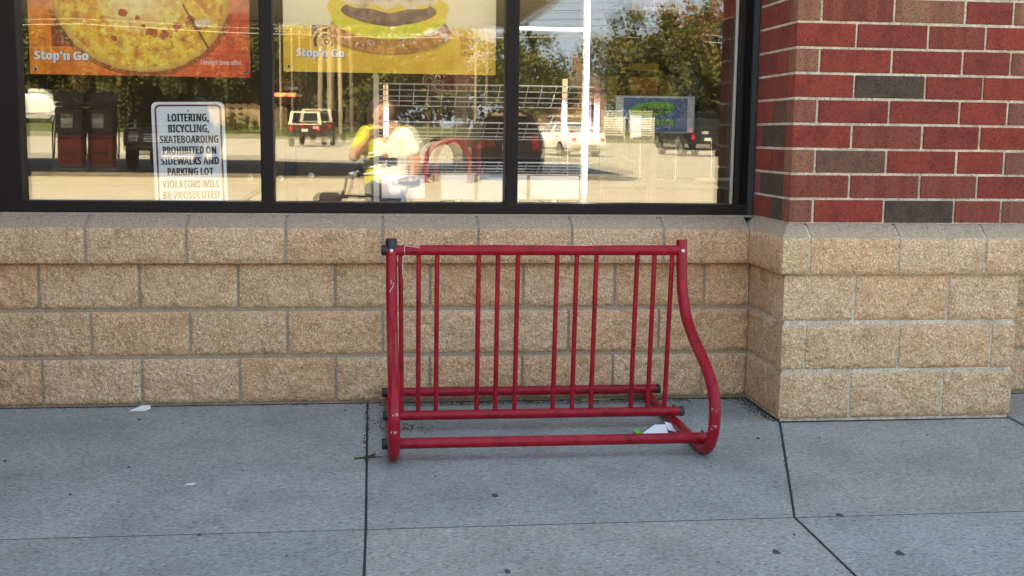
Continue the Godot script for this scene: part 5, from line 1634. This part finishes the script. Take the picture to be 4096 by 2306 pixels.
	var jeans := [[v.call(1.44, 0.70, 5.47), v.call(1.56, 0.70, 5.47), 0.125, 0.125], [v.call(1.42, 0.68, 5.47), v.call(1.37, 0.28, 5.45), 0.098, 0.072], [v.call(1.37, 0.28, 5.45), v.call(1.352, gy + 0.12, 5.49), 0.070, 0.060], [v.call(1.58, 0.68, 5.47), v.call(1.64, 0.28, 5.46), 0.098, 0.072], [v.call(1.64, 0.28, 5.46), v.call(1.658, gy + 0.12, 5.51), 0.070, 0.060]]
	flesh(st, local.call(jeans), 0.016, 0.04)
	obj("jeans", st, "jeans", P)
	st = new_st(true)
	flesh(st, local.call([[v.call(1.455, 1.405, 5.415), v.call(1.455, 1.37, 5.435), 0.095, 0.090], [v.call(1.40, 1.40, 5.40), v.call(1.385, 1.33, 5.425), 0.045, 0.030], [v.call(1.51, 1.40, 5.40), v.call(1.525, 1.33, 5.425), 0.045, 0.030], [v.call(1.375, 1.36, 5.40), v.call(1.365, 1.21, 5.42), 0.036, 0.030], [v.call(1.535, 1.36, 5.41), v.call(1.55, 1.21, 5.43), 0.036, 0.030], [v.call(1.455, 1.36, 5.46), v.call(1.455, 1.20, 5.47), 0.075, 0.06], [v.call(1.41, 1.425, 5.345), v.call(1.39, 1.36, 5.345), 0.03, 0.024]]), 0.009, 0.03)
	obj("hair", st, "hair", P)
	for s in [-1, 1]:
		st = new_st(true)
		flesh(st, local.call([[v.call(1.449 + s * 0.031, 1.350, 5.318), v.call(1.449 + s * 0.031, 1.350, 5.3185), 0.010, 0.010]]), 0.004, 0.004)
		obj("eye", st, "ink_black", P)
		st = new_st(true)
		var fx := 1.34 if s < 0 else 1.675
		flesh(st, local.call([[v.call(fx + 0.01, gy + 0.055, 5.51), v.call(fx - 0.006, gy + 0.045, 5.35), 0.052, 0.045]]), 0.012, 0.02)
		obj("shoe", st, "ink_black", P)
	st = new_st()
	box(st, v.call(1.425, 1.298, 5.296) + o, v.call(1.473, 1.304, 5.302) + o, 0.002)
	obj("mouth", st, "ink_maroon", P)
	# the phone in the raised hand
	var ph := thing("phone", "black phone held up in the photographer's left hand", "phone", Vector3(1.3752, 1.1656, 5.052))
	obj("case", boxm(Vector3(-0.036, -0.036, -0.005), Vector3(0.105, 0.036, 0.005), 0.003), "plug_black", ph)
	obj("screen", boxm(Vector3(-0.030, -0.032, 0.0052), Vector3(0.098, 0.032, 0.0062), 0.0003), "slate", ph)
	obj("lens", tubem([Vector3(0, 0, -0.0051), Vector3(0, 0, -0.0068)], 0.006, 12), "car_glass", ph)
	# bicycle standing along the kerb in front of the person
	var by := lot_y(5.15)
	var b := thing("bicycle", "black bicycle with a handlebar bag and front light beside the photographer", "bicycle", Vector3(1.45, by, 5.16))
	for x in [-0.50, 0.55]:
		var ring := []
		var rim := []
		for k in 33:
			var a := TAU * k / 32
			ring.append(Vector3(x + cos(a) * 0.33, 0.35 + sin(a) * 0.33, 0))
			rim.append(Vector3(x + cos(a) * 0.305, 0.35 + sin(a) * 0.305, 0))
		var wh := obj("wheel", tubem(rim, 0.010, 6), "chrome", b)
		obj("tyre", tubem(ring, 0.020, 8), "rubber", wh)
		obj("hub", tubem([Vector3(x, 0.35, -0.05), Vector3(x, 0.35, 0.05)], 0.022, 8), "chrome", wh)
		for k in 16:
			var a := TAU * k / 16
			obj("spoke", tubem([Vector3(x, 0.35, 0.02 * (1 if k % 2 else -1)), Vector3(x + cos(a) * 0.30, 0.35 + sin(a) * 0.30, 0)], 0.0016, 4), "chrome", wh)
	for f in [[-0.33, 0.66, 0.05, 0.36, 0.018], [-0.34, 0.74, 0.17, 0.72, 0.016], [0.05, 0.36, 0.20, 0.80, 0.016], [0.05, 0.36, 0.55, 0.35, 0.010], [0.17, 0.70, 0.55, 0.35, 0.009], [-0.31, 0.80, -0.50, 0.35, 0.014]]:
		obj("frame_tube", tubem([Vector3(f[0], f[1], 0), Vector3(f[2], f[3], 0)], f[4], 8), "car_black", b)
	obj("stem", tubem([Vector3(-0.31, 0.78, 0), Vector3(-0.29, 0.92, 0)], 0.013, 8), "black_plastic", b)
	obj("handlebar", tubem(rounded([Vector3(-0.20, 0.93, -0.29), Vector3(-0.27, 0.93, -0.15), Vector3(-0.29, 0.92, 0), Vector3(-0.27, 0.93, 0.15), Vector3(-0.20, 0.93, 0.24)], 5), 0.012, 8), "black_plastic", b)
	var li := obj("front_light", boxm(Vector3(-0.285, 0.90, -0.10), Vector3(-0.215, 0.965, -0.04), 0.014), "black_plastic", b)
	obj("lens", tubem([Vector3(-0.25, 0.933, -0.1005), Vector3(-0.25, 0.933, -0.108)], [0.024, 0.020], 14), "lamp_clear", li)
	st = new_st(true)
	flesh(st, [[Vector3(0.13, 0.86, 0), Vector3(0.30, 0.87, 0), 0.028, 0.055]], 0.012, 0.02)
	obj("saddle", st, "black_plastic", b)
	obj("bag", boxm(Vector3(-0.58, 0.58, -0.12), Vector3(-0.34, 0.77, 0.12), 0.035), "plug_black", b)
	obj("kickstand", tubem([Vector3(0.10, 0.34, 0.03), Vector3(0.14, 0.0, 0.16)], 0.008, 6), "chrome", b)
	for s in [-1, 1]:
		obj("pedal", boxm(Vector3(0.0 - s * 0.12, 0.30 + s * 0.08, s * 0.09 - 0.04), Vector3(0.09 - s * 0.12, 0.325 + s * 0.08, s * 0.09 + 0.04), 0.005), "black_plastic", b)
		obj("crank", tubem([Vector3(0.05, 0.36, s * 0.045), Vector3(0.05 - s * 0.12, 0.32 + s * 0.08, s * 0.05)], 0.010, 6), "chrome", b)
